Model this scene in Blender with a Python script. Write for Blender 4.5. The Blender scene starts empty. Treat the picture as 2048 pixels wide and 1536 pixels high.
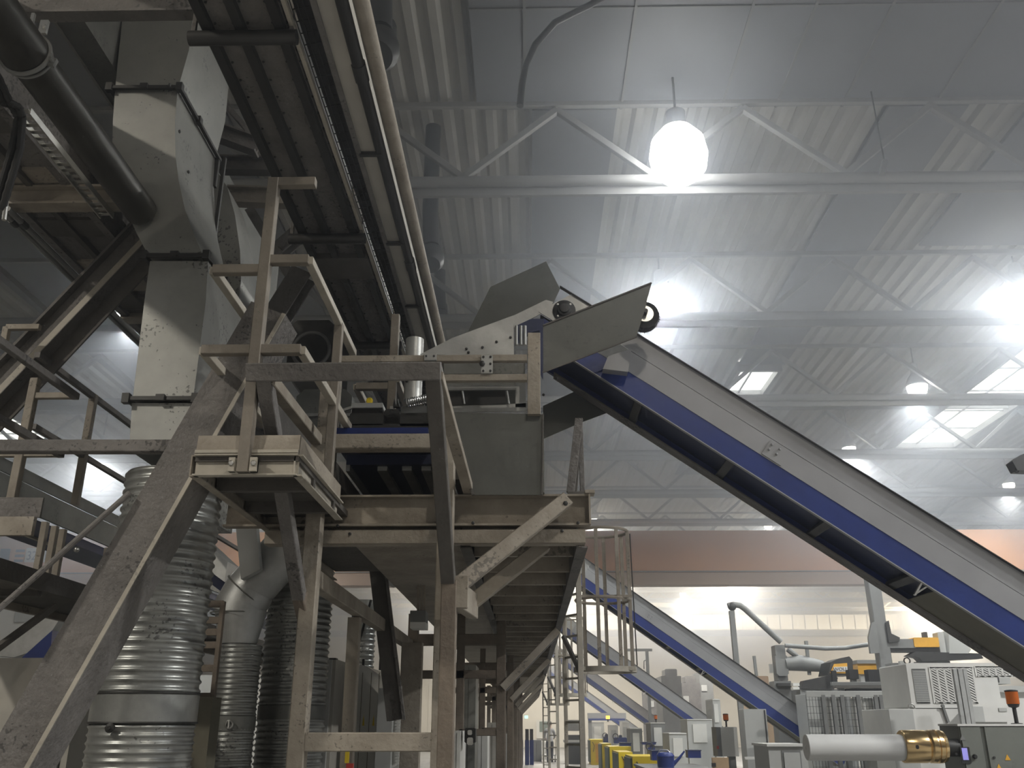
import bpy, bmesh, math, random
from mathutils import Vector as V, Matrix
R = math.radians
random.seed(11)
SC = bpy.context.scene
COL = SC.collection
# ---------------------------------------------------------------- camera
F, TH, AZ, EZ = 1822.0, R(20.5), R(1.06), 1.65
CT, ST, CA, SA = math.cos(TH), math.sin(TH), math.cos(AZ), math.sin(AZ)
_rt, _fw, _up = V((CA, SA, 0)), V((-SA*CT, CA*CT, ST)), V((SA*ST, -CA*ST, CT))
def ray(px, py): return _fw + _rt*((px-1024)/F) + _up*((768-py)/F)
def P(px, py, y):                       # measured photo point on the plane at depth y
    d = ray(px, py); t = y/d.y; return V((d.x*t, y, EZ+d.z*t))
def PZ(px, py, z):
    d = ray(px, py); t = (z-EZ)/d.z; return V((d.x*t, d.y*t, z))
cam = bpy.data.cameras.new('camera'); cam.sensor_width = 36; cam.lens = F/2048*36
cam.clip_end = 300; cam.clip_start = 0.05
co = bpy.data.objects.new('camera', cam); COL.objects.link(co)
co.location = (0, 0, EZ); co.rotation_euler = (R(90)+TH, 0, AZ); SC.camera = co
# ---------------------------------------------------------------- materials
def mat(name, col, rough=.6, metal=0.0, dirt=.35, dcol=None, scale=3.0, bump=.0, spots=0.0, stretch=(1, 1, 1), emis=None):
    m = bpy.data.materials.new(name); m.use_nodes = True
    nt = m.node_tree; N = nt.nodes; L = nt.links
    b = N['Principled BSDF']; b.inputs['Roughness'].default_value = rough; b.inputs['Metallic'].default_value = metal
    if emis:
        b.inputs['Emission Color'].default_value = (*emis[0], 1); b.inputs['Emission Strength'].default_value = emis[1]
    tc = N.new('ShaderNodeTexCoord'); mp = N.new('ShaderNodeMapping'); mp.inputs['Scale'].default_value = stretch
    L.new(tc.outputs['Object'], mp.inputs['Vector'])
    n1 = N.new('ShaderNodeTexNoise'); n1.inputs['Scale'].default_value = scale; n1.inputs['Detail'].default_value = 6; n1.inputs['Roughness'].default_value = .65
    L.new(mp.outputs['Vector'], n1.inputs['Vector'])
    rp = N.new('ShaderNodeValToRGB'); rp.color_ramp.elements[0].position = .35; rp.color_ramp.elements[1].position = .68
    L.new(n1.outputs['Fac'], rp.inputs['Fac'])
    mx = N.new('ShaderNodeMix'); mx.data_type = 'RGBA'
    dc = dcol or tuple(c*(1-dirt) for c in col)
    mx.inputs[6].default_value = (*dc, 1); mx.inputs[7].default_value = (*col, 1)
    L.new(rp.outputs['Color'], mx.inputs['Factor'])
    out = mx.outputs[2]
    if spots:
        n2 = N.new('ShaderNodeTexNoise'); n2.inputs['Scale'].default_value = 38; n2.inputs['Detail'].default_value = 2
        L.new(mp.outputs['Vector'], n2.inputs['Vector'])
        n3 = N.new('ShaderNodeTexNoise'); n3.inputs['Scale'].default_value = 2.2
        L.new(mp.outputs['Vector'], n3.inputs['Vector'])
        ma = N.new('ShaderNodeMath'); ma.operation = 'MULTIPLY'
        L.new(n2.outputs['Fac'], ma.inputs[0]); L.new(n3.outputs['Fac'], ma.inputs[1])
        r2 = N.new('ShaderNodeValToRGB'); r2.color_ramp.elements[0].position = .37; r2.color_ramp.elements[1].position = .40
        L.new(ma.outputs[0], r2.inputs['Fac'])
        sc = N.new('ShaderNodeMath'); sc.operation = 'MULTIPLY'; sc.inputs[1].default_value = spots
        L.new(r2.outputs['Color'], sc.inputs[0])
        m2 = N.new('ShaderNodeMix'); m2.data_type = 'RGBA'; m2.inputs[7].default_value = (.03, .03, .03, 1)
        L.new(sc.outputs[0], m2.inputs['Factor']); L.new(out, m2.inputs[6]); out = m2.outputs[2]
    L.new(out, b.inputs['Base Color'])
    if bump:
        n4 = N.new('ShaderNodeTexNoise'); n4.inputs['Scale'].default_value = scale*9; n4.inputs['Detail'].default_value = 4
        L.new(mp.outputs['Vector'], n4.inputs['Vector'])
        bp = N.new('ShaderNodeBump'); bp.inputs['Strength'].default_value = bump; bp.inputs['Distance'].default_value = .02
        L.new(n4.outputs['Fac'], bp.inputs['Height']); L.new(bp.outputs['Normal'], b.inputs['Normal'])
    return m
M = dict(
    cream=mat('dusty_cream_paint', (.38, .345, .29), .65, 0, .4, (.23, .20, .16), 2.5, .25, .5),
    creamlt=mat('cream_paint', (.50, .465, .395), .6, 0, .3, None, 3, .1, .3),
    railp=mat('shaded_rail_paint', (.25, .222, .185), .65, 0, .3, None, 3, .15, .3),  # darkened against the cream side rails to imitate shaded front faces
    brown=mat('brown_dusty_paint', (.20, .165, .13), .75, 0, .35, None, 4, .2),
    dust=mat('dust_covered_steel', (.192, .182, .173), .8, 0, .35, None, 3, .6, .6),
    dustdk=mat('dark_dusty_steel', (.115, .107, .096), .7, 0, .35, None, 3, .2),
    galv=mat('galvanised_sheet', (.50, .51, .50), .42, .55, .25, None, 5, .05),
    galvd=mat('dusty_galvanised_sheet', (.235, .24, .225), .5, .45, .35, None, 2.5, .08, .35),
    spiral=mat('spiral_duct_sheet', (.38, .39, .375), .36, .6, .35, None, 2.2, .06, .6),
    skirt=mat('dull_chute_sheet', (.135, .14, .128), .55, .35, .3, None, 1.6, .04, .2),
    duct=mat('duct_sheet', (.34, .345, .325), .45, .4, .3, None, 1.6, .05, .7),
    panel=mat('grey_conveyor_panel', (.33, .335, .345), .5, .25, .2, None, 1.3, .03),
    blue=mat('blue_paint', (.010, .030, .185), .42, 0, .25, None, 3, .03),
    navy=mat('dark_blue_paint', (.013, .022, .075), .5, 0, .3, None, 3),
    belt=mat('black_belt', (.022, .022, .024), .7, 0, .3, None, 4),
    pipe=mat('dark_pipe_steel', (.07, .068, .06), .38, .4, .35, None, 3),
    dark=mat('dark_steel', (.045, .045, .043), .5, .3, .3, None, 4),
    rubber=mat('black_rubber', (.02, .02, .02), .85, 0, .2),
    rollw=mat('white_roller_coat', (.82, .82, .80), .45, 0, .12, None, 2),
    white=mat('white_panel', (.74, .74, .71), .5, 0, .15, None, 1.2),
    whited=mat('dusty_white_panel', (.50, .48, .43), .6, 0, .3, None, 1.0),
    lgrey=mat('light_grey_panel', (.50, .51, .495), .5, 0, .15, None, 1.2),
    mgrey=mat('grey_machine_paint', (.22, .225, .22), .55, 0, .25, None, 1.5),
    cab=mat('grey_green_cabinet', (.17, .18, .16), .5, 0, .15, None, 1.5),
    olive=mat('olive_dusty_panel', (.16, .15, .11), .7, 0, .3, None, 1.5),
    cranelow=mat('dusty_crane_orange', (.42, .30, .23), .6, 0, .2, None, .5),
    orange=mat('crane_orange', (.72, .35, .15), .55, 0, .15, None, .5),
    yellow=mat('yellow_paint', (.78, .58, .015), .45, 0, .15, None, 2),
    amber=mat('robot_yellow', (.80, .42, .04), .5, 0, .25, None, 2),
    gold=mat('brass', (.90, .66, .34), .22, 1.0, .2, None, 6),
    steel=mat('bright_steel', (.62, .62, .60), .3, .9, .2, None, 6),
    roof=mat('roof_sheet', (.50, .49, .455), .6, .1, .2, None, .6),
    roofp=mat('smooth_roof_panel', (.20, .21, .225), .6, 0, .15, None, .4),
    wall=mat('wall_cladding', (.78, .75, .68), .6, 0, .1, None, .3),
    wallg=mat('grey_wall', (.55, .55, .55), .7, 0, .12, None, .3),
    truss=mat('truss_paint', (.34, .34, .33), .55, .1, .2, None, 1),
    floor=mat('concrete_floor', (.30, .295, .28), .6, 0, .3, None, .8, .05),
    tan=mat('tan_board', (.50, .36, .22), .7, 0, .2, None, 3),
    green=mat('grey_green_paint', (.16, .20, .17), .6, 0, .2),
    skin=mat('skin', (.45, .27, .19), .6), hair=mat('hair', (.05, .035, .025), .8),
    shirt=mat('grey_white_shirt', (.52, .53, .54), .8), trouser=mat('dark_trousers', (.04, .045, .06), .85),
    ink=mat('dark_blue_lettering', (.05, .06, .12), .6), red=mat('red_paint', (.5, .05, .04), .5),
    lens=mat('lamp_lens', (.9, .9, .9), .4, emis=((.93, .97, 1.0), 40)),
    lensb=mat('glaring_lamp_lens', (.9, .9, .9), .4, emis=((.95, .98, 1.0), 16)),
    lensw=mat('far_lamp_lens', (.9, .9, .9), .4, emis=((.97, .98, 1.0), 30)),
    sky=mat('translucent_roof_light', (.8, .85, .9), .4, emis=((.88, .95, 1.0), 5.0)),
    wallw=mat('translucent_wall_light', (.8, .85, .9), .4, emis=((1.0, .98, .92), 2.2)),
    amberl=mat('amber_signal_lens', (.55, .12, .01), .3, emis=((1.0, .25, .02), .06)),
    amberon=mat('lit_amber_lens', (.9, .5, .05), .3, emis=((1.0, .55, .08), 3)),
    screen=mat('lilac_screen', (.2, .2, .5), .3, emis=((.42, .38, .95), .5)),
    greenl=mat('green_lit_sign', (.3, .9, .6), .4, emis=((.5, 1, .8), 1.2)),
)
# ---------------------------------------------------------------- mesh builder
def _fr(d, up):
    d = d.normalized(); up = V(up)
    if abs(d.dot(up.normalized())) > .995: up = V((0, 1, 0)) if abs(d.y) < .9 else V((1, 0, 0))
    s = d.cross(up).normalized(); return d, s, s.cross(d)
def rect(w, h, c=.12):
    a, b = w/2, h/2; k = min(a, b)*c
    return [(-a, -b+k), (-a+k, -b), (a-k, -b), (a, -b+k), (a, b-k), (a-k, b), (-a+k, b), (-a, b-k)]
def uprof(w, h, t):                     # channel, web on the -side
    a, b = w/2, h/2
    return [(-a, -b), (a, -b), (a, -b+t), (-a+t, -b+t), (-a+t, b-t), (a, b-t), (a, b), (-a, b)]
def iprof(w, h, tf, tw):
    a, b, c = w/2, h/2, tw/2
    return [(-a, -b), (a, -b), (a, -b+tf), (c, -b+tf), (c, b-tf), (a, b-tf), (a, b), (-a, b), (-a, b-tf), (-c, b-tf), (-c, -b+tf), (-a, -b+tf)]
def lprof(w, h, t): return [(0, 0), (w, 0), (w, t), (t, t), (t, h), (0, h)]
class MB:
    def __init__(s): s.v = []; s.f = []; s.k = []
    def add(s, vs, fs):
        o = len(s.v); s.k.append((o, len(s.f))); s.v += [V(v) for v in vs]; s.f += [[i+o for i in f] for f in fs]; return s
    def ext(s, p0, p1, prof, up=(0, 0, 1)):
        p0, p1 = V(p0), V(p1); d, sd, u = _fr(p1-p0, up); n = len(prof)
        vs = [p+sd*a+u*b for p in (p0, p1) for a, b in prof]
        return s.add(vs, [[i, (i+1) % n, n+(i+1) % n, n+i] for i in range(n)]+[list(range(n))[::-1], list(range(n, 2*n))])
    def bar(s, p0, p1, w, h=None, up=(0, 0, 1), c=.12): return s.ext(p0, p1, rect(w, h or w, c), up)
    def box(s, a, b, c=0):
        a, b = V(a), V(b); lo = V(map(min, a, b)); hi = V(map(max, a, b)); m = (lo+hi)/2
        return s.ext((m.x, lo.y, m.z), (m.x, hi.y, m.z), rect(hi.x-lo.x, hi.z-lo.z, c) if c else [(-(hi.x-lo.x)/2, -(hi.z-lo.z)/2), ((hi.x-lo.x)/2, -(hi.z-lo.z)/2), ((hi.x-lo.x)/2, (hi.z-lo.z)/2), (-(hi.x-lo.x)/2, (hi.z-lo.z)/2)])
    def tube(s, pts, r, n=10):
        pts = [V(p) for p in pts]; rs = r if isinstance(r, (list, tuple)) else [r]*len(pts); vs = []; sd = None
        for i, p in enumerate(pts):
            a = (pts[i]-pts[i-1]).normalized() if i else (pts[1]-pts[0]).normalized()
            b = (pts[i+1]-pts[i]).normalized() if i < len(pts)-1 else a
            t = (a+b).normalized()
            if sd is None: _, sd, _ = _fr(t, (0, 0, 1))
            sd = (sd-t*sd.dot(t)).normalized(); u = sd.cross(t); k = 1/max(.5, t.dot(b))
            axis = (a-b)
            for j in range(n):
                an = 2*math.pi*j/n; vs.append(p+(sd*math.cos(an)+u*math.sin(an))*rs[i])
        m = len(pts)
        fs = [[i*n+j, i*n+(j+1) % n, (i+1)*n+(j+1) % n, (i+1)*n+j] for i in range(m-1) for j in range(n)]
        return s.add(vs, fs+[list(range(n))[::-1], list(range((m-1)*n, m*n))])
    def rev(s, base, ax, prof, n=24, cap=True):
        base = V(base); d, a, b = _fr(V(ax), (0, 0, 1)); vs = []
        for r, t in prof:
            for j in range(n):
                an = 2*math.pi*j/n; vs.append(base+d*t+(a*math.cos(an)+b*math.sin(an))*max(r, 1e-4))
        m = len(prof)
        fs = [[i*n+j, i*n+(j+1) % n, (i+1)*n+(j+1) % n, (i+1)*n+j] for i in range(m-1) for j in range(n)]
        if cap: fs += [list(range(n))[::-1], list(range((m-1)*n, m*n))]
        return s.add(vs, fs)
    def plate(s, pts, t, nrm=None):     # polygon with thickness t
        pts = [V(p) for p in pts]
        if nrm is None: nrm = (pts[1]-pts[0]).cross(pts[2]-pts[0])
        nrm = V(nrm).normalized()*t/2; n = len(pts)
        return s.add([p-nrm for p in pts]+[p+nrm for p in pts], [list(range(n))[::-1], list(range(n, 2*n))]+[[i, (i+1) % n, n+(i+1) % n, n+i] for i in range(n)])
    def bolt(s, p, nrm, r=.012, h=.01): return s.rev(p, nrm, [(r, 0), (r, h*.7), (r*.6, h)], 6)
    def ring(s, c, ax, rad, r, n=28, m=6, a0=0, a1=360):
        c = V(c); d, a, b = _fr(V(ax), (0, 0, 1)); full = a1-a0 >= 360
        k = n if full else n+1
        pts = [c+(a*math.cos(R(a0+(a1-a0)*i/n))+b*math.sin(R(a0+(a1-a0)*i/n)))*rad for i in range(k)]
        return s.tube(pts+([pts[0]] if full else []), r, m)
    def sphere(s, c, r, n=12, sc=(1, 1, 1)):
        prof = [(r*math.sin(math.pi*i/n), -r*math.cos(math.pi*i/n)) for i in range(n+1)]
        o = len(s.v); s.rev((0, 0, 0), (0, 0, 1), prof, n*2)
        for i in range(o, len(s.v)): s.v[i] = V((s.v[i].x*sc[0], s.v[i].y*sc[1], s.v[i].z*sc[2]))+V(c)
        return s
    def bounds(s):
        return V((min(v.x for v in s.v), min(v.y for v in s.v), min(v.z for v in s.v))), V((max(v.x for v in s.v), max(v.y for v in s.v), max(v.z for v in s.v)))
W = {}
def build(name, mb, m, parent=None, label=None, ang=35):
    off = W[parent.name] if parent else None
    if off is None:
        lo, hi = mb.bounds(); off = V(((lo.x+hi.x)/2, (lo.y+hi.y)/2, lo.z))
    me = bpy.data.meshes.new(name); me.from_pydata([v-off for v in mb.v], [], mb.f)
    bm = bmesh.new(); bm.from_mesh(me); bmesh.ops.recalc_face_normals(bm, faces=bm.faces); bm.to_mesh(me); bm.free()
    me.materials.append(M[m] if isinstance(m, str) else m)
    me.polygons.foreach_set('use_smooth', [True]*len(me.polygons)); me.set_sharp_from_angle(angle=R(ang))
    o = bpy.data.objects.new(name, me); COL.objects.link(o)
    if parent: o.parent = parent
    else: o.location = off
    W[o.name] = off
    if label: o['label'] = label
    return o
def split(name, mb, m, parent):          # every piece added to mb becomes a part of its own
    ks = mb.k+[(len(mb.v), len(mb.f))]
    for (v0, f0), (v1, f1) in zip(ks, ks[1:]):
        q = MB(); q.add(mb.v[v0:v1], [[i-v0 for i in f] for f in mb.f[f0:f1]]); build(name, q, m, parent)
def tag(o, label, cat, group=None, kind=None):
    o['label'] = label; o['category'] = cat
    if group: o['group'] = group
    if kind: o['kind'] = kind
    return o
def thing(name, label, cat, loc, group=None):
    o = bpy.data.objects.new(name, None); COL.objects.link(o); o.location = V(loc); o.empty_display_size = .2
    W[o.name] = V(loc); return tag(o, label, cat, group)
def one(name, mb, m, label, cat, group=None, kind=None): return tag(build(name, mb, m), label, cat, group, kind)
def struct(name, mb, m, parent=None):
    o = build(name, mb, m, parent)
    if not parent: o['kind'] = 'structure'
    return o
def dup(root, dloc, label=None):
    def cp(o, par):
        c = o.copy(); COL.objects.link(c)
        if par: c.parent = par
        for ch in list(o.children): cp(ch, c)
        return c
    r = cp(root, None); r.location = root.location+V(dloc)
    if label: r['label'] = label
    return r
def text_mesh(body, size, depth=.004):
    cu = bpy.data.curves.new('lettering', 'FONT'); cu.body = body; cu.size = size; cu.extrude = depth; cu.align_x = 'CENTER'; cu.align_y = 'CENTER'
    o = bpy.data.objects.new('lettering', cu); COL.objects.link(o)
    dg = bpy.context.evaluated_depsgraph_get(); dg.update()
    me = bpy.data.meshes.new_from_object(o.evaluated_get(dg)); bpy.data.objects.remove(o); bpy.data.curves.remove(cu)
    return me
def text_on(body, size, centre, right, up, m, parent, squash=1.0):
    me = text_mesh(body, size); off = W[parent.name]
    r, u = V(right).normalized(), V(up).normalized(); n = r.cross(u)
    for v in me.vertices: v.co = V(centre)-off+r*(v.co.x*squash)+u*v.co.y+n*v.co.z
    me.materials.clear(); me.materials.append(M[m])
    o = bpy.data.objects.new('lettering', me); COL.objects.link(o); o.parent = parent; W[o.name] = off; return o
def light(kind, loc, power, col, size=.3, parent=None, aim=None, spot=150, shape='DISK'):
    l = bpy.data.lights.new('lamp_light', kind); l.energy = power; l.color = col
    if kind == 'AREA': l.shape = shape; l.size = size
    else: l.shadow_soft_size = size
    if kind == 'SPOT': l.spot_size = R(spot); l.spot_blend = .5
    o = bpy.data.objects.new('lamp_light', l); COL.objects.link(o)
    if parent: o.parent = parent; o.location = V(loc)-parent.location
    else: o.location = loc
    return o
# ================================================================ the hall
ZR = 11.25
YB = 76.0
struct('floor', MB().box((-30.2, -8, -.15), (30.2, YB+.2, 0)), 'floor')
def corrugated(x0, x1, y0, y1, z, pitch=.36, dep=.09):
    b = MB(); xs = []; x = x0
    while x < x1:
        xs += [(x, 0), (x+pitch*.34, 0), (x+pitch*.5, dep), (x+pitch*.84, dep)]; x += pitch
    vs = []; n = len(xs)
    for y in (y0, y1): vs += [(a, y, z+h) for a, h in xs]
    b.add(vs, [[i, i+1, n+i+1, n+i] for i in range(n-1)])
    return b
struct('ceiling', corrugated(-30.2, 30.2, -8, YB+.2, ZR), 'roof')
struct('wall_left', MB().box((-30.2, -8, 0), (-30, YB, ZR+.2)), 'wallg')
struct('wall_right', MB().box((30, -8, 0), (30.2, YB, ZR+.2)), 'wallg')
struct('wall_front', MB().box((-30, -8.2, 0), (30, -8, ZR+.2)), 'wallg')
b = MB(); x = -30
while x < 30:
    b.box((x, YB, 0), (x+.97, YB+.15, ZR+.2)); b.box((x+.97, YB+.03, 0), (x+1, YB+.15, ZR+.2)); x += 1
struct('wall_back', b, 'wall')
struct('trim_1', MB().box((-30, YB-.35, 8.3), (30, YB-.02, 8.75)), 'truss')
struct('trim_2', MB().box((-30, YB-.25, 10.0), (30, YB-.02, 10.3)), 'truss')
struct('trim_3', MB().box((3.5, YB-.06, .2), (30, YB-.02, 8.2)), 'wall')
# translucent light band in the back wall
for i, (x0, x1, z0, z1) in enumerate([(1.2, 29.5, 8.85, 9.95), (6.5, 13.5, 10.35, 11.15)]):
    w = struct('window_%d' % (i+1), MB().box((x0, YB-.08, z0), (x1, YB-.03, z1)), 'wallw')
    fb = MB()
    k = x0
    while k < x1+.1: fb.box((k-.03, YB-.14, z0), (k+.03, YB-.085, z1)); k += 1.0
    build('window_frame', fb, 'truss', w)
# roof-light strips: smooth opaque panels with some glazed fields
def panel(n, x0, x1, y0, y1, z=ZR-.06, m='roofp'):
    return struct('trim_%d' % n, MB().box((x0, y0, z-.05), (x1, y1, z)), m)
o = panel(4, -.8, 21, -6, 12.46, ZR-.07)
sb = MB()
for q in ((1560, 191), (1690, 198), (1881, 191), (1450, 191), (1245, 195), (1050, 195)):
    c = PZ(*q, ZR-.12); sb.box((c.x-.02, -6, ZR-.145), (c.x+.02, 12.46, ZR-.121))
for y in (6.6, 10.2): sb.box((-.8, y-.015, ZR-.14), (21, y+.015, ZR-.121))
build('panel_seam', sb, 'mgrey', o)
panel(5, .1, 1.5, 12.5, 27); panel(6, 5.95, 7.25, 12.5, 24.0); panel(7, 5.95, 7.25, 26.2, 36)
panel(8, 8.3, 12.9, 12.5, 17.2); panel(9, -12, -5, 10, 27)
n = 3
def rooflight(x0, x1, y0, y1, bars):
    global n
    w = struct('window_%d' % n, MB().box((x0, y0, ZR-.10), (x1, y1, ZR-.06)), 'sky'); n += 1
    f = MB()
    for a in (x0, x1): f.box((a-.05, y0-.05, ZR-.30), (a+.05, y1+.05, ZR-.02))
    for a in (y0, y1): f.box((x0, a-.05, ZR-.30), (x1, a+.05, ZR-.02))
    for k in range(1, bars+1):
        y = y0+(y1-y0)*k/(bars+1); f.bar((x0, y, ZR-.15), (x1, y, ZR-.15), .05)
    f.bar(((x0*.62+x1*.38), y0, ZR-.15), ((x0*.62+x1*.38), y1, ZR-.15), .05)
    build('window_frame', f, 'truss', w)
rooflight(5.95, 7.1, 24.0, 26.1, 0)
rooflight(13.1, 15.3, 20.5, 31.7, 5)
rooflight(-19.0, -16.7, 27.4, 31.1, 2)
rooflight(13.1, 15.3, 41, 44, 1)
rooflight(-19.0, -16.7, 41, 45, 1)
rooflight(-12.6, -10.8, 41, 46, 1)
# ---------------------------------------------------------------- roof trusses
ordn = ['nearest', 'second', 'third', 'fourth', 'fifth', 'sixth', 'seventh', 'eighth', 'ninth', 'tenth', 'eleventh', 'twelfth']
YT = [12.3+5.12*i for i in range(12)]
t = thing('roof_truss', 'white tubular roof truss across the hall, the nearest one with the bright lamp', 'roof truss', (0, YT[0], 9.55), 'roof trusses')
y = YT[0]
build('lower_chord', MB().tube([(-30, y, 9.65), (30, y, 9.65)], .088, 14), 'truss', t)
build('lower_flange', MB().box((-30, y+.06, 9.44), (30, y+.13, 9.60)), 'truss', t)
build('upper_chord', MB().bar((-30, y, 11.1), (30, y, 11.1), .08, .1), 'truss', t)
x = -29.5; k = 0; pv = None
while x < 29.6:
    p = V((x, y, 9.72 if k % 2 else 10.98))
    if pv is not None:
        build('diagonal', MB().bar(pv, p, .10, .10, (0, 1, 0)), 'truss', t)
    pv = p; x += 1.5; k += 1
trusses = [t]
for i in range(1, 12):
    trusses.append(dup(t, (0, YT[i]-y, 0), 'white tubular roof truss across the hall, %s from the camera' % ordn[i]))
# ---------------------------------------------------------------- high-bay lamps
def lamp_shape(root, lensmat, c, r=.31):
    x, y, z = c
    if lensmat == 'lensb':               # bell made large and glowing all over to imitate glare bloom
        build('bell', MB().rev((x, y, z), (0, 0, 1), [(0, -.42), (r*.6, -.38), (r*.92, -.22), (r*1.0, .0), (r*.9, .25), (r*.55, .45), (r*.3, .5)], 28), 'lensb', root)
        build('ballast', MB().rev((x, y, z), (0, 0, 1), [(r*.32, .49), (r*.34, .78), (r*.2, .82)], 20), 'steel', root)
        build('hanger', MB().tube([(x, y, z+.8), (x, y, ZR-.13)], .018, 6), 'mgrey', root); return
    build('reflector', MB().rev((x, y, z), (0, 0, 1), [(r*1.05, .10), (r*1.1, .13), (r*.8, .34), (r*.42, .46), (r*.36, .72), (r*.2, .76)], 24), 'steel', root)
    build('lens', MB().rev((x, y, z), (0, 0, 1), [(0, -.20), (r*.45, -.18), (r*.8, -.10), (r*.98, .02), (r*1.0, .09)], 24), lensmat, root)
    build('hanger', MB().tube([(x, y, z+.74), (x, y, ZR+.02)], .018, 6), 'mgrey', root)
vis = [(1357, 312, 11.7, 'high-bay lamp glaring brightest, above the nearest roof truss', 2),
       (1322, 604, 17.9, 'high-bay lamp shining behind the raised chute end of the big conveyor', 1),
       (2040, 590, 17.9, 'high-bay lamp at the right edge of the photo below the brightest one', 1),
       (1835, 780, 22.9, 'high-bay lamp just left of the long bright roof light', 1),
       (1699, 902, 28.1, 'small high-bay lamp above the middle of the big conveyor', 0),
       (2018, 973, 33.2, 'small far high-bay lamp at the right edge above the crane', 0),
       (1536, 1051, 43.4, 'tiny far high-bay lamp just above the crane girder', 0),
       (200, 916, 28.1, 'high-bay lamp at the left between the guard rail posts', 1),
       (425, 1050, 43.0, 'high-bay lamp at the left beside the ribbed duct', 1),
       (1190, 1043, 43.4, 'tiny far high-bay lamp above the caged ladder', 0),
       (1366, 1190, 58.7, 'tiny far high-bay lamp seen under the crane girder', 0)]
LP = []
first = None
for px, py, yy, lab, big in vis:
    c = P(px, py, yy)
    t = thing('high_bay_lamp', lab, 'lamp', c, 'high-bay lamps')
    lamp_shape(t, ('lensb' if big == 2 else 'lens') if big else 'lensw', c, .44 if big == 2 else .26 if c.y > 22 and big else .33 if big else .2)
    LP.append((t, c))
LPOW = 230
for t, c in LP: light('AREA', c+V((0, 0, -.26)), LPOW*(2.5 if c.y > 40 else 2.4 if c.y > 25 else 2.6 if c.y < 14 else 3.2), (.93, .97, 1), .5, t)
# unseen row lamps near the camera, plus fill lamps added to brighten machines and wall
for (x, y, z, pw, col, lab) in [(2.6, -1.2, 9.9, 300, (1.0, .93, .82), 'high-bay lamp hanging right behind the camera'),
                           (-9.2, -1.6, 9.8, 1300, (1.0, .955, .88), 'high-bay lamp hanging left behind the camera'),
                           (8.6, 3.6, 9.9, 520, (.95, .97, 1), 'high-bay lamp high up at the right of the camera'),
                           (-8.6, 17.9, 9.9, 110, (.93, .97, 1), 'high-bay lamp over the left bay'),
                           (-9, 33, 9.9, 260, (.93, .97, 1), 'high-bay lamp further down the left bay'),
                           (9.0, 44.5, 9.9, 1500, (1, .97, .93), 'high-bay lamp over the far right bay'),
                           (4.0, 53.7, 9.9, 2000, (1, .97, .92), 'added fill lamp hidden behind the crane girder, second from the right'),
                           (12, 53.7, 9.9, 2000, (1, .97, .92), 'added fill lamp hidden behind the crane girder, rightmost'),
                           (-5, 53.7, 9.9, 2000, (1, .97, .92), 'added fill lamp hidden behind the crane girder, third from the right'),
                           (1.5, 41.5, 9.9, 350, (1, .97, .93), 'added fill lamp hidden behind the crane girder near the middle'),
                           (.4, 66, 9.9, 5000, (1, .97, .92), 'added fill lamp hidden behind the platform before the back wall'),
                           (28, 66, 9.9, 5000, (1, .97, .92), 'added fill lamp hidden behind the big conveyor before the back wall'),
                           (14.5, 4.5, 9.9, 3400, (.95, .97, 1), 'added fill lamp far out at the right of the camera')]:
    c = V((x, y, z)); t = thing('high_bay_lamp', lab, 'lamp', c, 'high-bay lamps'); lamp_shape(t, 'lens', c)
    light('POINT' if y > 50 else 'AREA', c+V((0, 0, -.26 if y < 50 else -.55)), pw, col, .5 if y < 50 else .3, t)
# ---------------------------------------------------------------- bridge crane
yc = 36.0
t = thing('bridge_crane', 'orange bridge crane girder spanning the whole hall', 'crane', (0, yc, 6.85))
g = build('girder', MB().box((-29.9, yc, 7.16), (29.9, yc+1.0, 8.86), .03), 'orange', t)
build('bottom_flange', MB().box((-29.9, yc-.08, 7.22), (29.9, yc-.001, 7.27)), 'mgrey', t)
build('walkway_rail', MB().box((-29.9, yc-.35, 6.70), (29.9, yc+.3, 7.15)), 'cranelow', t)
build('end_carriage', MB().box((-29.9, yc-.9, 7.2), (-29.2, yc+1.9, 8.0), .1), 'orange', t)
build('end_carriage', MB().box((29.2, yc-.9, 7.2), (29.9, yc+1.9, 8.0), .1), 'orange', t)
pa, pb = P(46, 1122, yc-.02), P(110, 1098, yc-.02)
build('nameplate', MB().box((P(51, 1110, yc).x, yc-.012, pa.z-.05), (P(116, 1110, yc).x, yc-.003, pb.z+.05)), 'wall', t)
text_on('32t/16t', .50, P(83, 1112, yc-.02), (1, 0, 0), (0, 0, 1), 'ink', t, .82)
pm = P(38, 1110, yc-.02)
for k in range(3): build('emblem_stripe', MB().box((pm.x-.16, yc-.02, pm.z-.28+k*.2), (pm.x+.2, yc-.004, pm.z-.18+k*.2)), 'ink', t)
pm2 = P(14, 1110, yc-.02); build('emblem', MB().box((pm2.x-.3, yc-.02, pm2.z-.3), (pm2.x+.1, yc-.004, pm2.z+.25)), 'ink', t)
cc = MB()
cc.box((-21.5, yc+.2, 7.0), (-20.6, yc-1.4, 5.9)); 
one_cab = build('operator_cab', cc, 'mgrey', t)
# ================================================================ near structure: platform, walkway, guard rails
def seg(root, name, m, p0, p1, w, h=None, up=(0, 0, 1), label=None):
    return build(name, MB().bar(p0, p1, w, h, up), m, root, label)
YF = 6.3                                     # plane of the front posts
XL, XR = -1.50, -.575
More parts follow.
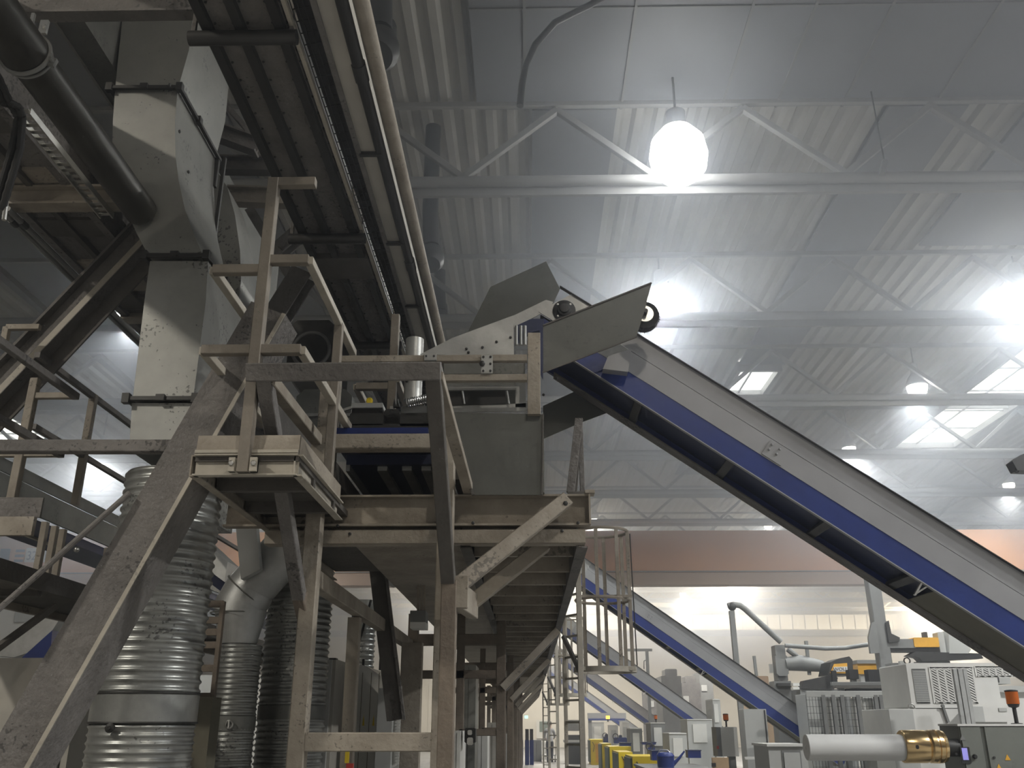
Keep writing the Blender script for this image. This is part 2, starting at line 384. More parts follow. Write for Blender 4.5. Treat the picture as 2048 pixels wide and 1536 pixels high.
# ---- main platform: long steel gallery on portals running away from the camera
t = thing('steel_platform', 'dusty cream steel platform on tall posts carrying the chute, running away down the hall', 'platform', (-.7, YF, 0))
YC = 6.46
c = MB().ext((-2.19, YC, 3.09), (.44, YC, 3.09), uprof(.09, .225, .014), (0, 0, 1))
build('upper_beam', c, 'cream', t)
build('end_plate', MB().box((.405, YC-.07, 3.205), (.475, YC+.05, 3.228)).box((.43, YC-.06, 2.98), (.442, YC+.05, 3.2)), 'cream', t)
c = MB().ext((-1.88, YC+.03, 2.925), (.40, YC+.03, 2.925), uprof(.10, .15, .014), (0, 0, 1)).bar((-1.88, YC-.03, 2.90), (.40, YC-.03, 2.90), .02, .095)
build('lower_beam', c, 'cream', t)
seg(t, 'portal_post', 'cream', (XL, YF, 0), (XL, YF, 3.61), .112)
seg(t, 'portal_post', 'cream', (XR-.005, YF, 0), (XR-.005, YF, 3.61), .112)
seg(t, 'portal_beam', 'cream', (XL+.056, YF, 3.555), (XR-.05, YF, 3.555), .12, .11)
seg(t, 'portal_beam', 'cream', (XL+.056, YF, 1.545), (XR-.05, YF, 1.545), .11, .115)
seg(t, 'portal_post', 'brown', (-.515, 5.97, 0), (-.515, 5.97, 2.52), .10, .10)  # darker brown stands for the shade on this post
# outward leaning front frame
A, Bq = V((-1.66, 5.42, 3.80)), V((-.62, 5.42, 3.80))
TL, TR = P(512, 745, 4.86), P(866, 745, 4.86)
A, Bq = V((TL.x, 4.86, TL.z)), V((TR.x, 4.86, TL.z))
la, lb = P(598, 1192, 6.22), P(899, 1192, 6.05)
up = V((0, 1, .62))
build('frame_beam', MB().bar(A+V((-.045, 0, 0)), Bq+V((.045, 0, 0)), .10, .105, (0, -.35, 1)), 'dust', t)
seg(t, 'frame_leg', 'dust', A+V((.045, 0, 0)), la, .085, .085, (1, 0, 0))
seg(t, 'frame_leg', 'dustdk', Bq+V((-.0, 0, 0)), lb, .09, .09, (1, 0, 0))
seg(t, 'frame_strut', 'cream', A+V((.06, .02, -.02)), V((XL-.02, YF, 3.57)), .075, .075, (1, 0, 0))
seg(t, 'frame_strut', 'cream', Bq+V((.02, .02, -.02)), P(938, 985, YC), .05, .075, (1, 0, 0))
seg(t, 'frame_strut', 'brown', la+V((0, .02, .02)), V((XL-.02, YF+.02, 2.34)), .09, .09)
# bracket at the right post with its two braces
q = [P(913, 1153, 5.95), P(938, 1212, 6.55)]
seg(t, 'bracket', 'cream', V((-.47, 6.0, 2.44)), V((-.40, 6.66, 2.44)), .07, .17)
seg(t, 'bracket_plate', 'cream', V((-.445, 5.93, 2.45)), V((-.445, 6.02, 2.45)), .10, .20)
b0, b1 = P(915, 1172, 6.05), P(1133, 1000, 6.32)
seg(t, 'brace', 'cream', b0, b1, .10, .10, (0, -1, 0))
b0, b1 = P(935, 1212, 6.65), P(1090, 1090, 6.75)
seg(t, 'brace', 'cream', b0, b1, .10, .10, (0, -1, 0))
bb = MB()
for q in ((1131, 1007),): bb.bolt(P(*q, 6.262), (0, -1, 0), .018, .012)
for q in ((946, 1046), (1156, 1046), (1124, 1062), (676, 1052), (700, 1068)): bb.bolt(P(*q, YC-.045), (0, -1, 0), .012, .012)
split('bolt', bb, 'dark', t)
# deck seen from below, cross ribs
dk = MB().box((-1.40, 6.55, 3.0), (.40, 44, 3.06))
build('deck', dk, 'cream', t)
seg(t, 'upper_post', 'cream', (P(655, 868, 6.75).x, 6.75, 3.46), (P(655, 868, 6.75).x, 6.75, 4.35), .15, .10)
for i in range(26):
    y = 7.0+i*.76
    build('deck_rib', MB().box((-.42, y, 2.86), (.36, y+.05, 3.0)).box((-.42, y+.05, 2.97), (.36, y+.21, 3.0)).box((-.42, y+.18, 2.90), (.36, y+.21, 3.0)), 'cream', t)
build('edge_beam', MB().ext((.38, 6.5, 2.95), (.38, 44, 2.95), uprof(.08, .24, .01)), 'dust', t)
build('edge_beam', MB().ext((-.45, 6.5, 2.92), (-.45, 44, 2.92), uprof(.08, .18, .01)), 'dustdk', t)
seg(t, 'cross_beam', 'cream', (-1.5, 7.5, 3.38), (-.2, 7.5, 3.38), .1, .12)
seg(t, 'cross_beam', 'brown', (-1.5, 8.6, 3.38), (-.2, 8.6, 3.38), .1, .12)
seg(t, 'longitudinal_beam', 'cream', (XL, YF, 2.60), (XL-.02, 12, 2.60), .09, .12)
seg(t, 'longitudinal_beam', 'dustdk', (-1.44, YF+.1, 3.38), (-1.44, 18, 3.38), .08, .14)
seg(t, 'longitudinal_beam', 'dustdk', (-.50, YF+.1, 3.38), (-.50, 18, 3.38), .08, .14)
pr = [12.0, 17.7, 23.4, 29.1, 34.8, 40.5]
names = ['second', 'third', 'fourth', 'fifth', 'sixth', 'seventh']
for i, y in enumerate(pr):
    p = t
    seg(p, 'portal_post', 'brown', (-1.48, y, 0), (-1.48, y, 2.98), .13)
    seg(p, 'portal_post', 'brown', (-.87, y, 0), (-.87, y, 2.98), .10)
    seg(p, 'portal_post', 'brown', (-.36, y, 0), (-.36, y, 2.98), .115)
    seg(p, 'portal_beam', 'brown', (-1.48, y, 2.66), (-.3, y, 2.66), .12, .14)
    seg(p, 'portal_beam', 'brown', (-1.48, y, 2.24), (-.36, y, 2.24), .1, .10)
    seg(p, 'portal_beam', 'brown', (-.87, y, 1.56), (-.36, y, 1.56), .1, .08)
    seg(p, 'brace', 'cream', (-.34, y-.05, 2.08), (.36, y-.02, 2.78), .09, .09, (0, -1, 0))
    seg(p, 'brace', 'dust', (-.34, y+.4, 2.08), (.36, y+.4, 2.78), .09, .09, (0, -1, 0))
# ---- walkway at the left of the platform
t = thing('walkway', 'cream steel walkway with plain fascia jutting out left of the platform', 'walkway', (-1.6, 5.0, 2.96))
xa, xb = -1.905, -1.312
build('fascia', MB().ext((xa, 5.0, 3.035), (xb, 5.0, 3.035), uprof(.05, .125, .008)), 'creamlt', t)
build('toe_plate', MB().plate([(xa, 5.0, 3.105), (xb, 5.0, 3.105), (xb, 5.012, 3.215), (xa, 5.012, 3.215)], .012), 'cream', t)
build('toe_plate_lip', MB().bar((xa, 4.99, 3.112), (xb, 4.99, 3.112), .03, .02), 'creamlt', t)
build('side_fascia', MB().ext((xb, 5.0, 3.035), (xb, 6.2, 3.035), uprof(.05, .125, .008)), 'creamlt', t)
build('side_toe_plate', MB().box((xb-.012, 5.0, 3.105), (xb, 6.2, 3.215)), 'cream', t)
build('side_fascia', MB().ext((xa, 5.0, 3.035), (xa, 9, 3.035), uprof(.05, .125, .008)), 'cream', t)
build('deck', MB().box((xa, 5.0, 3.06), (xb, 9, 3.10)), 'dustdk', t)
for i in range(4): build('deck_rib', MB().box((xa, 5.4+i*.6, 2.985), (xb, 5.45+i*.6, 3.06)), 'dustdk', t)
# ---- guard rail with high end frame
def rail_end(x0, xm, x1, y, label, ln, zf=2.985):
    g = thing('guard_rail', label, 'guard rail', (xm, y, 2.98), 'guard rails')
    seg(g, 'post', 'railp', (xm, y, zf), (xm, y, 4.915), .068)
    seg(g, 'top_rail', 'railp', (xm, y, 4.89), (x1, y, 4.89), .06, .058)
    seg(g, 'knee_rail', 'railp', (x0, y, 4.27), (xm, y, 4.27), .055, .058)
    seg(g, 'knee_rail', 'railp', (xm, y, 4.335), (x1, y, 4.335), .055, .058)
    seg(g, 'knee_rail', 'railp', (x0-.005, y, 3.735), (x1, y, 3.735), .055, .058)
    for x in (x0, x1):
        seg(g, 'side_rail', 'creamlt', (x, y, 4.27 if x == x0 else 4.335), (x, y+ln, 4.27 if x == x0 else 4.335), .05)
        seg(g, 'side_rail', 'creamlt', (x, y, 3.735), (x, y+ln, 3.735), .05)
    seg(g, 'post', 'railp', (x1, y+.95, max(zf+.12, 3.1)), (x1, y+.95, 4.33), .06)
    return g
g = rail_end(-1.93, -1.612, -1.345, 4.975, 'cream guard rail with a high end frame bolted to the near walkway fascia', 1.5)
bx = MB().box((-1.69, 4.935, 2.985), (-1.655, 4.975, 3.065)).box((-1.57, 4.935, 2.985), (-1.53, 4.975, 3.065)).box((-1.69, 4.955, 2.985), (-1.53, 4.975, 3.065))
build('foot_plate', bx, 'creamlt', g)
bb = MB()
for x in (-1.675, -1.548): bb.bolt((x, 4.937, 3.03), (0, -1, 0), .016, .014)
split('bolt', bb, 'steel', g)
rail_end(-1.42, -1.12, -1.09, 7.05, 'cream guard rail standing behind the first one, above the motor', 2.6, 3.98)
# rails in front of the hopper
t = thing('hopper_rail', 'pair of horizontal cream rails with a bolted splice plate before the hopper', 'rail', (-.6, 6.25, 3.6))
zr1, zr2 = P(800, 719, 6.25).z, P(950, 757, 6.25).z
xe = P(1054, 719, 6.25).x; xs = P(668, 719, 6.25).x
seg(t, 'rail', 'cream', (xs, 6.25, zr1), (xe, 6.25, zr1), .05, .05)
seg(t, 'rail', 'cream', (P(880, 757, 6.25).x, 6.25, zr2), (xe, 6.25, zr2), .05, .05)
pc = P(974, 729, 6.215)
sp = MB().box((pc.x-.042, 6.205, pc.z-.072), (pc.x+.042, 6.225, pc.z+.072))
build('splice_plate', sp, 'galv', t)
sp = MB().box((P(862, 716, 6.2).x-.05, 6.2, zr1-.026), (P(862, 716, 6.2).x+.04, 6.225, zr1+.032)); build('splice_plate', sp, 'galv', t)
bb = MB()
for dx in (-.026, .026):
    for dz in (-.055, 0, .055): bb.bolt((pc.x+dx, 6.205, pc.z+dz), (0, -1, 0), .009, .012)
for dx in (-.035, .022): bb.bolt((P(862, 716, 6.2).x+dx, 6.2, zr1+.005), (0, -1, 0), .008, .01)
bb.sphere((pc.x-.035, 6.195, pc.z), .022, 6)
split('bolt', bb, 'dark', t)
# posts right of the platform (raking pair under the chute)
t = thing('raking_post_pair', 'two slender raking struts standing on the right platform corner', 'strut', (P(1150, 985, 6.9).x, 6.9, 3.2))
seg(t, 'strut', 'dust', P(1141, 985, 6.6), P(1158, 838, 6.6), .035, .06)
seg(t, 'strut', 'dust', P(1165, 985, 6.9), P(1160, 838, 6.9), .035, .06)
seg(t, 'strut', 'dustdk', P(1150, 985, 6.75), P(1159, 880, 6.75), .03, .03)
seg(t, 'foot', 'dustdk', P(1135, 987, 6.6), P(1182, 987, 6.6), .05, .02)
# ================================================================ hopper, inclined conveyors, drives
AL = R(35.2); DD = V((math.cos(AL), 0, -math.sin(AL))); NN = V((math.sin(AL), 0, math.cos(AL)))
def conveyor(T0, label, L=6.1, s0=-.78, wd=.68):
    t = thing('inclined_conveyor', label, 'conveyor', T0+V((0, wd/2, 0)), 'inclined belt conveyors')
    def p(s, u, y): return T0+DD*s+NN*u+V((0, y, 0))
    def slab(nm, sa, sb, ua, ub, ya, yb, m, lab=None):
        pts = [p(sa, ua, 0), p(sb, ua, 0), p(sb, ub, 0), p(sa, ub, 0)]
        o = V((0, (ya+yb)/2, 0)); return build(nm, MB().plate([q+o for q in pts], abs(yb-ya), (0, 1, 0)), m, t, lab)
    slab('side_panel', s0+.62, L, -.152, 0, 0, .012, 'panel')
    slab('side_panel', s0+.62, L, -.325, -.158, -.004, .012, 'panel')
    slab('side_panel', s0, L, -.325, 0, wd-.012, wd, 'panel')
    slab('frame_rail', s0+.05, L, -.50, -.325, 0, .05, 'blue'); slab('frame_rail', s0+.05, L, -.50, -.325, wd-.05, wd, 'blue')
    slab('flange', s0+.3, L, -.508, -.50, -.006, .03, 'panel'); slab('flange', s0+.3, L, -.512, -.50, wd-.13, wd+.02, 'dust')
    slab('belt', s0, L, -.30, -.29, .05, wd-.05, 'belt'); slab('return_belt', s0, L, -.43, -.42, .05, wd-.05, 'navy')
    slab('underpan', s0+3.85, L, -.497, -.487, .06, wd-.06, 'olive')
    for s in (.35, 1.25, 2.15, 2.9):
        build('cross_member', MB().bar(p(s, -.465, .04), p(s, -.465, wd-.04), .07, .05, NN), 'dark', t)
    for s in (.8, 1.7, 2.5, 4): build('roller', MB().tube([p(s, -.40, .03), p(s, -.40, wd-.03)], .03, 10), 'steel', t)
    build('top_cap', MB().ext(p(s0, .0, .02), p(L, .0, .02), lprof(.05, .02, .006), NN), 'dark', t)
    sp = MB().plate([p(1.42, -.18, -.008), p(1.60, -.18, -.008), p(1.60, -.315, -.008), p(1.42, -.315, -.008)], .006, (0, 1, 0))
    for a, bq in ((1.45, -.2), (1.52, -.2), (1.45, -.25), (1.52, -.25)): sp.bolt(p(a, bq, -.012), (0, -1, 0), .010, .01)
    build('splice_plate', sp, 'panel', t)
    br = MB().bar(p(2.95, -.50, .02), p(2.95, -.62, .02), .015, .03, (0, 1, 0)).bar(p(2.95, -.61, .02), p(3.0, -.50, .02), .012, .02, (0, 1, 0))
    build('cable_bracket', br, 'steel', t)
    # head with pulley bearing
    hp = [p(s0-.02, -.30, 0), p(s0+.66, -.30, 0), p(s0+.66, 0, 0), p(s0+.12, 0, 0)]
    build('head_plate', MB().plate(hp, .014, (0, 1, 0)), 'galv', t)
    build('head_pulley', MB().tube([p(s0+.16, -.20, .03), p(s0+.16, -.20, wd-.03)], .10, 20), 'steel', t)
    be = MB().rev(p(s0+.16, -.17, -.008), (0, -1, 0), [(.098, 0), (.1, .012), (.085, .018), (.062, .022), (.06, .05), (.045, .055), (.04, .07), (0, .072)], 24)
    bo = MB()
    for k in range(4):
        a = R(45+90*k); bo.bolt(p(s0+.16, -.17, -.02)+V((math.cos(a)*.078, 0, math.sin(a)*.078)), (0, -1, 0), .012, .014)
    e = build('bearing', be, 'dark', t); build('bearing_bolt', bo, 'steel', e)
    # rotating brush at the far head
    bs = MB(); cen = p(s0+.90, .07, .10)
    return t, p
T0 = V((.924, 7.2, 4.794))
c1, cp = conveyor(T0, 'big inclined belt conveyor with blue frame, nearest, crossing the right of the photo')
DX = [(.50, 12.3), (.78, 24.6), (.78, 36.9), (.60, 49.2)]
lab = ['second inclined belt conveyor, running down behind the caged ladder to a grey cabinet', 'third inclined belt conveyor, between the second and the smaller far ones',
       'fourth inclined belt conveyor far back with a thin blue edge', 'fifth and farthest inclined belt conveyor in the row']
for (dx, dy), l in zip(DX, lab): dup(c1, (dx, dy, 0), l)
# underside box on the near conveyor
t = thing('motor_box', 'grey sheet box hanging at the side of the big conveyor below its head', 'box', P(1240, 760, 7.15))
a = [P(1217, 712, 7.12), P(1262, 702, 7.12), P(1255, 748, 7.12), P(1205, 742, 7.12)]
bx = MB().plate(a, .10, (0, 1, 0)); build('casing', bx, 'panel', t)
bx = MB().plate([P(1195, 705, 7.0), P(1240, 688, 7.0), P(1262, 702, 7.1), P(1217, 716, 7.1)], .012); build('lid', bx, 'galv', t)
# brush roller
t = thing('brush_wheel', 'round black bristle brush wheel behind the upper chute skirt', 'brush', P(1295, 665, 6.75))
c = P(1290, 627, 6.75); bs = MB(); n = 260
bs.rev(c+V((0, .02, 0)), (0, 1, 0), [(.07, 0), (.118, .0), (.122, .05), (.118, .1), (.07, .1)], 40)
for i in range(n):
    a = 2*math.pi*i/n+random.uniform(-.02, .02); y = random.uniform(.02, .11); r = random.uniform(.128, .138)
    d = V((math.cos(a), 0, math.sin(a))); s = V((-d.z, 0, d.x))*.004
    q0 = c+d*.11+V((0, y, 0)); q1 = c+d*r+V((0, y+random.uniform(-.01, .01), 0))
    bs.add([q0+s, q0-s, q1, q0+V((0, .008, 0))], [[0, 1, 2], [1, 3, 2], [3, 0, 2]])
build('bristles', bs, 'rubber', t)
build('hub', MB().rev(c, (0, 1, 0), [(.038, 0), (.07, 0), (.072, .12), (.04, .12)], 32), 'steel', t)
build('axle', MB().tube([c+V((0, -.06, 0)), c+V((0, .3, 0))], .018, 10), 'dark', t)
build('hub_bolt', MB().rev(c+V((-.03, -.02, 0)), (0, -1, 0), [(.028, 0), (.028, .02), (.012, .03), (.012, .05)], 10), 'dark', t)
# chute sheets
t = thing('transfer_chute', 'sheet metal transfer chute with angled skirts at the conveyor head', 'chute', (.1, 6.4, 3.22))
YS = 6.36
def sheet(nm, pts, th, m, par=None, nrm=(0, 1, 0), lab=None): return build(nm, MB().plate(pts, th, nrm), m, par or t, lab)
pf = [P(*q, YS) for q in ((893, 825), (1086, 829), (1084, 990), (946, 990))]
sheet('front_plate', pf, .008, 'skirt')
seg(t, 'plate_edge', 'dustdk', P(893, 826, YS-.01), P(946, 990, YS-.01), .02); seg(t, 'plate_edge', 'dustdk', P(1086, 829, YS-.01), P(1084, 990, YS-.01), .012)
# side wall of the box going back
x = P(1086, 829, YS).x
sheet('side_plate', [(x, YS, 3.2), (x, YS+.9, 3.2), (x, YS+.9, 3.8), (x, YS, 3.8)], .008, 'galvd', None, (1, 0, 0))
xl = P(893, 826, YS).x; xl2 = P(946, 990, YS).x
sheet('side_plate', [(xl2, YS, 3.2), (xl2, YS+.9, 3.2), (xl, YS+.9, 3.8), (xl, YS, 3.8)], .008, 'galvd', None, (1, 0, .25))
sk = [P(*q, 6.32) for q in ((1086, 652), (1303, 567), (1291, 615), (1273, 673), (1200, 702), (1085, 744))]
sheet('upper_skirt', sk, .008, 'skirt')
seg(t, 'skirt_edge', 'dustdk', P(1086, 651, 6.312), P(1303, 566, 6.312), .012); seg(t, 'skirt_edge', 'dustdk', P(1273, 674, 6.312), P(1085, 745, 6.312), .01)
sheet('lower_skirt', [P(*q, 7.95) for q in ((1086, 812), (1150, 783), (1215, 790), (1219, 824), (1160, 846), (1086, 878))], .008, 'skirt')
# far hood
hx = [P(*q, 7.95) for q in ((936, 664), (981, 574), (1092, 523), (1120, 578), (1106, 608), (1060, 640), (1000, 668))]
sheet('hood', hx, .008, 'skirt')
sheet('hood_flange', [P(*q, 7.3) for q in ((1026, 632), (1092, 600), (1106, 604), (1100, 618), (1028, 656))], .008, 'galv')
# galvanised wedge with a row of bolts
wd_ = [P(*q, 6.55) for q in ((840, 709), (905, 676), (1027, 631), (1028, 712), (1000, 712))]
sheet('wedge_plate', wd_, .006, 'galv')
bb = MB()
for q in ((937, 705), (965, 695), (993, 684), (1021, 675), (933, 698), (1113, 757), (1087, 790)): bb.bolt(P(*q, 6.545), (0, -1, 0), .011, .012)
split('bolt', bb, 'dark', t)
# posts and frames under the wedge
seg(t, 'channel_post', 'cream', P(1068, 830, 6.33), V((P(1068, 668, 6.33).x, 6.33, P(1068, 668, 6.33).z)), .05, .095, (1, 0, 0))
sheet('edge_strip', [P(*q, 6.315) for q in ((1079, 660), (1086, 655), (1086, 760), (1079, 745))], .006, 'navy')
def frame(nm, x0, y0, x1, y1, Y, w, m):
    bq = MB(); a, b_, c_, d_ = P(x0, y0, Y), P(x1, y0, Y), P(x1, y1, Y), P(x0, y1, Y)
    for u_, v_ in ((a, b_), (b_, c_), (c_, d_), (d_, a)): bq.bar(u_, v_, w, w, (0, 1, 0), .05)
    return build(nm, bq, m, t)
sheet('window_sheet', [P(*q, 6.6) for q in ((888, 765), (1036, 765), (1036, 822), (898, 824))], .006, 'galvd')
fr = MB()
fr.plate([P(*q, 6.5) for q in ((893, 771), (1031, 770), (1031, 780), (896, 781))], .01, (0, 1, 0))
fr.plate([P(*q, 6.5) for q in ((905, 812), (1031, 808), (1057, 806), (1057, 822), (908, 825))], .01, (0, 1, 0))
fr.plate([P(*q, 6.5) for q in ((1031, 755), (1050, 755), (1052, 815), (1031, 815))], .01, (0, 1, 0))
build('opening_frame', fr, 'galv', t)
op = MB()
op.plate([P(*q, 6.49) for q in ((898, 783), (1010, 782), (1012, 808), (905, 811))], .008, (0, 1, 0))
build('opening', op, 'dark', t)
op = MB()
for x_ in (925, 1014): op.tube([P(x_, 782, 6.47), P(x_+4, 808, 6.47)], .008, 6)
build('rod', op, 'steel', t)
for xx in (913, 934, 1000, 1017): pass
cvx = MB()
cvx.plate([P(*q, 6.4) for q in ((888, 727), (1050, 727), (1050, 747), (888, 748))], .006, (0, 1, 0))
build('rail_backing', cvx, 'galvd', t)
bl = MB().plate([P(*q, 6.9) for q in ((1030, 655), (1062, 640), (1088, 640), (1086, 662), (1058, 668), (1030, 690))], .05, (0, 1, 0)); build('head_block', bl, 'navy', t)
bl = MB()
for x_ in (1033, 1042, 1050): bl.tube([P(x_, 652, 6.8), P(x_, 690, 6.8)], .014, 8)
build('roller', bl, 'galv', t)
# cylinder with coil behind the frame, drive on the blue plate
t = thing('drive_unit', 'dark motor and gear drive on a blue base plate behind the leaning frame', 'drive', (P(760, 860, 6.75).x, 6.75, 3.66))
zb = 3.66; xa, xb = P(668, 858, 6.6).x, P(862, 858, 6.6).x
build('base_plate', MB().box((xa, 6.4, zb), (xb, 7.3, zb+.045)), 'blue', t)
def bxp(nm, m, x0, y0, x1, y1, Y, dp, c=.08):
    a, b_ = P(x0, y0, Y), P(x1, y1, Y); return build(nm, MB().box((a.x, Y, a.z), (b_.x, Y+dp, b_.z), c), m, t)
bxp('gearbox', 'dark', 700, 826, 766, 850, 6.6, .35, .2)
bxp('motor', 'dark', 704, 812, 764, 828, 6.62, .3, .3)
bxp('cover', 'lgrey', 703, 806, 765, 815, 6.6, .3)
bxp('gearbox', 'dark', 800, 826, 862, 852, 6.6, .35, .2)
bxp('motor', 'mgrey', 802, 812, 860, 828, 6.62, .3, .3)
bxp('coupling', 'dark', 768, 818, 798, 852, 6.7, .2, .3)
bxp('foot', 'dark', 696, 848, 862, 858, 6.6, .4)
fb = MB(); fb.bar(P(684, 857, 6.55), P(686, 826, 6.55), .02, .01).bar(P(673, 825, 6.55), P(704, 815, 6.55), .02, .02)
build('bracket', fb, 'galv', t)
build('eye_bolt', MB().ring(P(739, 802, 6.7), (0, 1, 0), .02, .008, 14, 6).box(P(734, 806, 6.68), P(744, 802, 6.72)), 'yellow', t)
co_ = MB(); pts = []
c0, c1_ = P(812, 806, 6.6), P(858, 796, 6.6)
for i in range(120):
    f = i/119; a = f*2*math.pi*11; pts.append(c0.lerp(c1_, f)+V((0, math.cos(a)*.03, math.sin(a)*.03)))
co_.tube(pts, .006, 5); build('coil_spring', co_, 'steel', t)
wn = MB()
for x_ in (786, 793): wn.plate([P(x_, 815, 6.6), P(x_+7, 815, 6.6), P(x_+3, 797, 6.6)], .03, (0, 1, 0))
build('fin', wn, 'dark', t)
bxp('connector', 'steel', 780, 812, 786, 818, 6.58, .03)
t = thing('dust_pipe', 'short bright vertical sheet pipe behind the leaning frame beam', 'pipe', P(826, 802, 7.0))
a = P(825, 802, 7.0); z1 = P(825, 735, 7.0).z
build('pipe', MB().tube([(a.x, 7.0, a.z), (a.x, 7.0, z1+.25)], .075, 20), 'galv', t)
build('bolt', MB().bolt((a.x-.045, 6.935, (a.z+z1)/2), (0, -1, 0), .012, .02), 'dark', t)
# collecting conveyor running away through the platform
t = thing('collecting_conveyor', 'dark blue trough conveyor seen from below between the portal posts', 'conveyor', (-1.0, 6.6, 3.5))
build('trough', MB().box((-1.40, 6.75, 3.52), (-.55, 30, 3.60)), 'navy', t)
for x_ in (-1.12, -.93, -.78, -.64): build('slat', MB().box((x_-.045, 6.8, 3.485), (x_+.03, 30, 3.52)), 'galv', t)
build('edge_strip', MB().box((-1.40, 6.75, 3.47), (-1.37, 30, 3.52)), 'panel', t)
build('side_panel', MB().box((-1.43, 7.4, 3.6), (-1.40, 30, 3.69)), 'galvd', t)
build('side_panel', MB().box((-.55, 7.8, 3.6), (-.52, 30, 3.9)), 'galvd', t)
# ================================================================ overhead conveyor, ducts, braces, left gallery
def longbox(nm, m, x0, x1, z0, z1, y0, y1, par, c=0): return build(nm, MB().box((x0, y0, z0), (x1, y1, z1), c), m, par)
t = thing('overhead_conveyor', 'long covered conveyor hanging overhead from the top edge down to the chute, riveted underside', 'conveyor', (-1.65, 8, 5.45))
ZB = 5.5; Y0, Y1 = -3.0, 13.0
longbox('bottom_sheet', 'dust', -1.93, -1.41, ZB+.05, ZB+.06, Y0, Y1, t)
for x_ in (-1.885, -1.69, -1.455):
    rv = MB().box((x_-.028, Y0, ZB), (x_+.028, Y1, ZB+.055))
    for k in range(int((Y1-3.6)/.17)):
        for s in (-.043, .043): rv.bolt((x_+s, 3.6+k*.17, ZB+.055), (0, 0, -1), .009, .015)
    build('bottom_rail', rv, 'dark', t)
longbox('side_wall', 'galvd', -1.94, -1.925, ZB+.05, ZB+.34, Y0, Y1, t)
longbox('side_wall', 'galvd', -1.415, -1.40, ZB+.05, ZB+.30, Y0, Y1, t)
longbox('side_rail', 'creamlt', -1.40, -1.375, ZB+.03, ZB+.07, Y0, Y1, t)
for k in range(5):
    y = 3.95+k*.85*2.75; longbox('stiffener', 'creamlt', -1.402, -1.385, ZB+.06, ZB+.30, y, y+.45, t)
for y in (4.30, 6.68, 8.97, 11.3):
    build('cross_tube', MB().tube([(-1.99, y, ZB-.045), (-1.35, y, ZB-.045)], .045, 12), 'dark', t)
    build('hanger', MB().bar((-1.388, y, ZB-.06), (-1.388, y, ZB+.9), .022), 'dust', t)
    build('hanger', MB().bar((-1.97, y, ZB-.06), (-1.97, y, ZB+.9), .025), 'dust', t)
longbox('lid', 'dustdk', -1.94, -1.40, ZB+.34, ZB+.36, Y0, Y1, t)
for y in (3, 7.6): build('stiffener', MB().box((-1.93, y+4.1, ZB-.002), (-1.41, y+4.5, ZB+.05)), 'dustdk', t)
# mesh cable tray
t = thing('mesh_cable_tray', 'dark wire mesh cable tray beside the overhead conveyor', 'cable tray', (-1.29, 8, 5.55))
b = MB()
for i in range(5): b.bar((-1.36+i*.035, 3.2, 5.56+.01*i), (-1.36+i*.035, 13, 5.56+.01*i), .006)
for k in range(98): b.bar((-1.362, 3.2+k*.1, 5.57), (-1.21, 3.2+k*.1, 5.60), .006)
build('mesh', b, 'dark', t)
longbox('tray_sheet', 'dark', -1.362, -1.21, 5.61, 5.63, 3.2, 13, t)
longbox('tray_side', 'dark', -1.215, -1.205, 5.56, 5.70, 3.2, 13, t)
# light box beam with two pipes
t = thing('runway_beam', 'pale grey box beam with a dark pipe tied to it, running along beside the overhead conveyor', 'beam', (-1.14, 8, 5.5))
longbox('beam', 'whited', -1.205, -1.06, 5.52, 5.80, 2.5, 15, t)
longbox('edge_flange', 'dust', -1.225, -1.19, 5.50, 5.53, 2.5, 15, t)
build('pipe', MB().tube([(-1.05, 2.5, 5.53), (-1.05, 15, 5.53)], .040, 12), 'dark', t)
for y in (4.62, 7.2, 9.8): build('coupling', MB().tube([(-1.05, y, 5.53), (-1.05, y+.16, 5.53)], .047, 12), 'dark', t)
for y in (5.55, 6.85, 8.1): build('tie', MB().bar((-1.20, y, 5.50), (-1.04, y, 5.50), .03), 'dark', t)
t = one('tan_pipe', MB().tube([(-.945, 2.5, 5.56), (-.945, 15, 5.56)], .05, 14), 'cream', 'smooth tan pipe, outermost of the overhead bundle', 'pipe')
# dark round duct with bell outlets behind the pipe
for q, Yb, lb in (((757, 95), 7.2, 'nearest dark bell shaped exhaust hood beside the overhead pipes'), ((862, 515), 12.8, 'second dark bell shaped exhaust hood beside the overhead pipes'), ((880, 640), 18, 'third dark bell shaped exhaust hood, low behind the pipe ends')):
    c = P(*q, Yb); t = thing('exhaust_hood', lb, 'exhaust hood', c, 'exhaust hoods')
    build('bell', MB().rev((c.x, Yb, c.z), (0, -.5, -1), [(.13, -.5), (.16, -.2), (.21, .0), (.21, .1), (.16, .2), (.02, .22)], 24), 'dark', t)
    build('drop', MB().tube([(c.x, Yb, c.z+.2), (c.x-.05, Yb+.1, c.z+.9), (c.x-.05, Yb+.1, ZR-.13)], .13, 14), 'dark', t)
t = one('black_hose', MB().tube([P(1250, -30, 9.6), P(1180, 10, 9.6), P(1110, 45, 9.6), P(1070, 90, 9.6), P(1052, 130, 9.6), P(1044, 170, 9.6), P(1040, 212, 9.6)], [.045, .045, .045, .045, .04, .045, .045], 12), 'pipe', 'curved dark hose hanging under the smooth roof panel', 'hose')
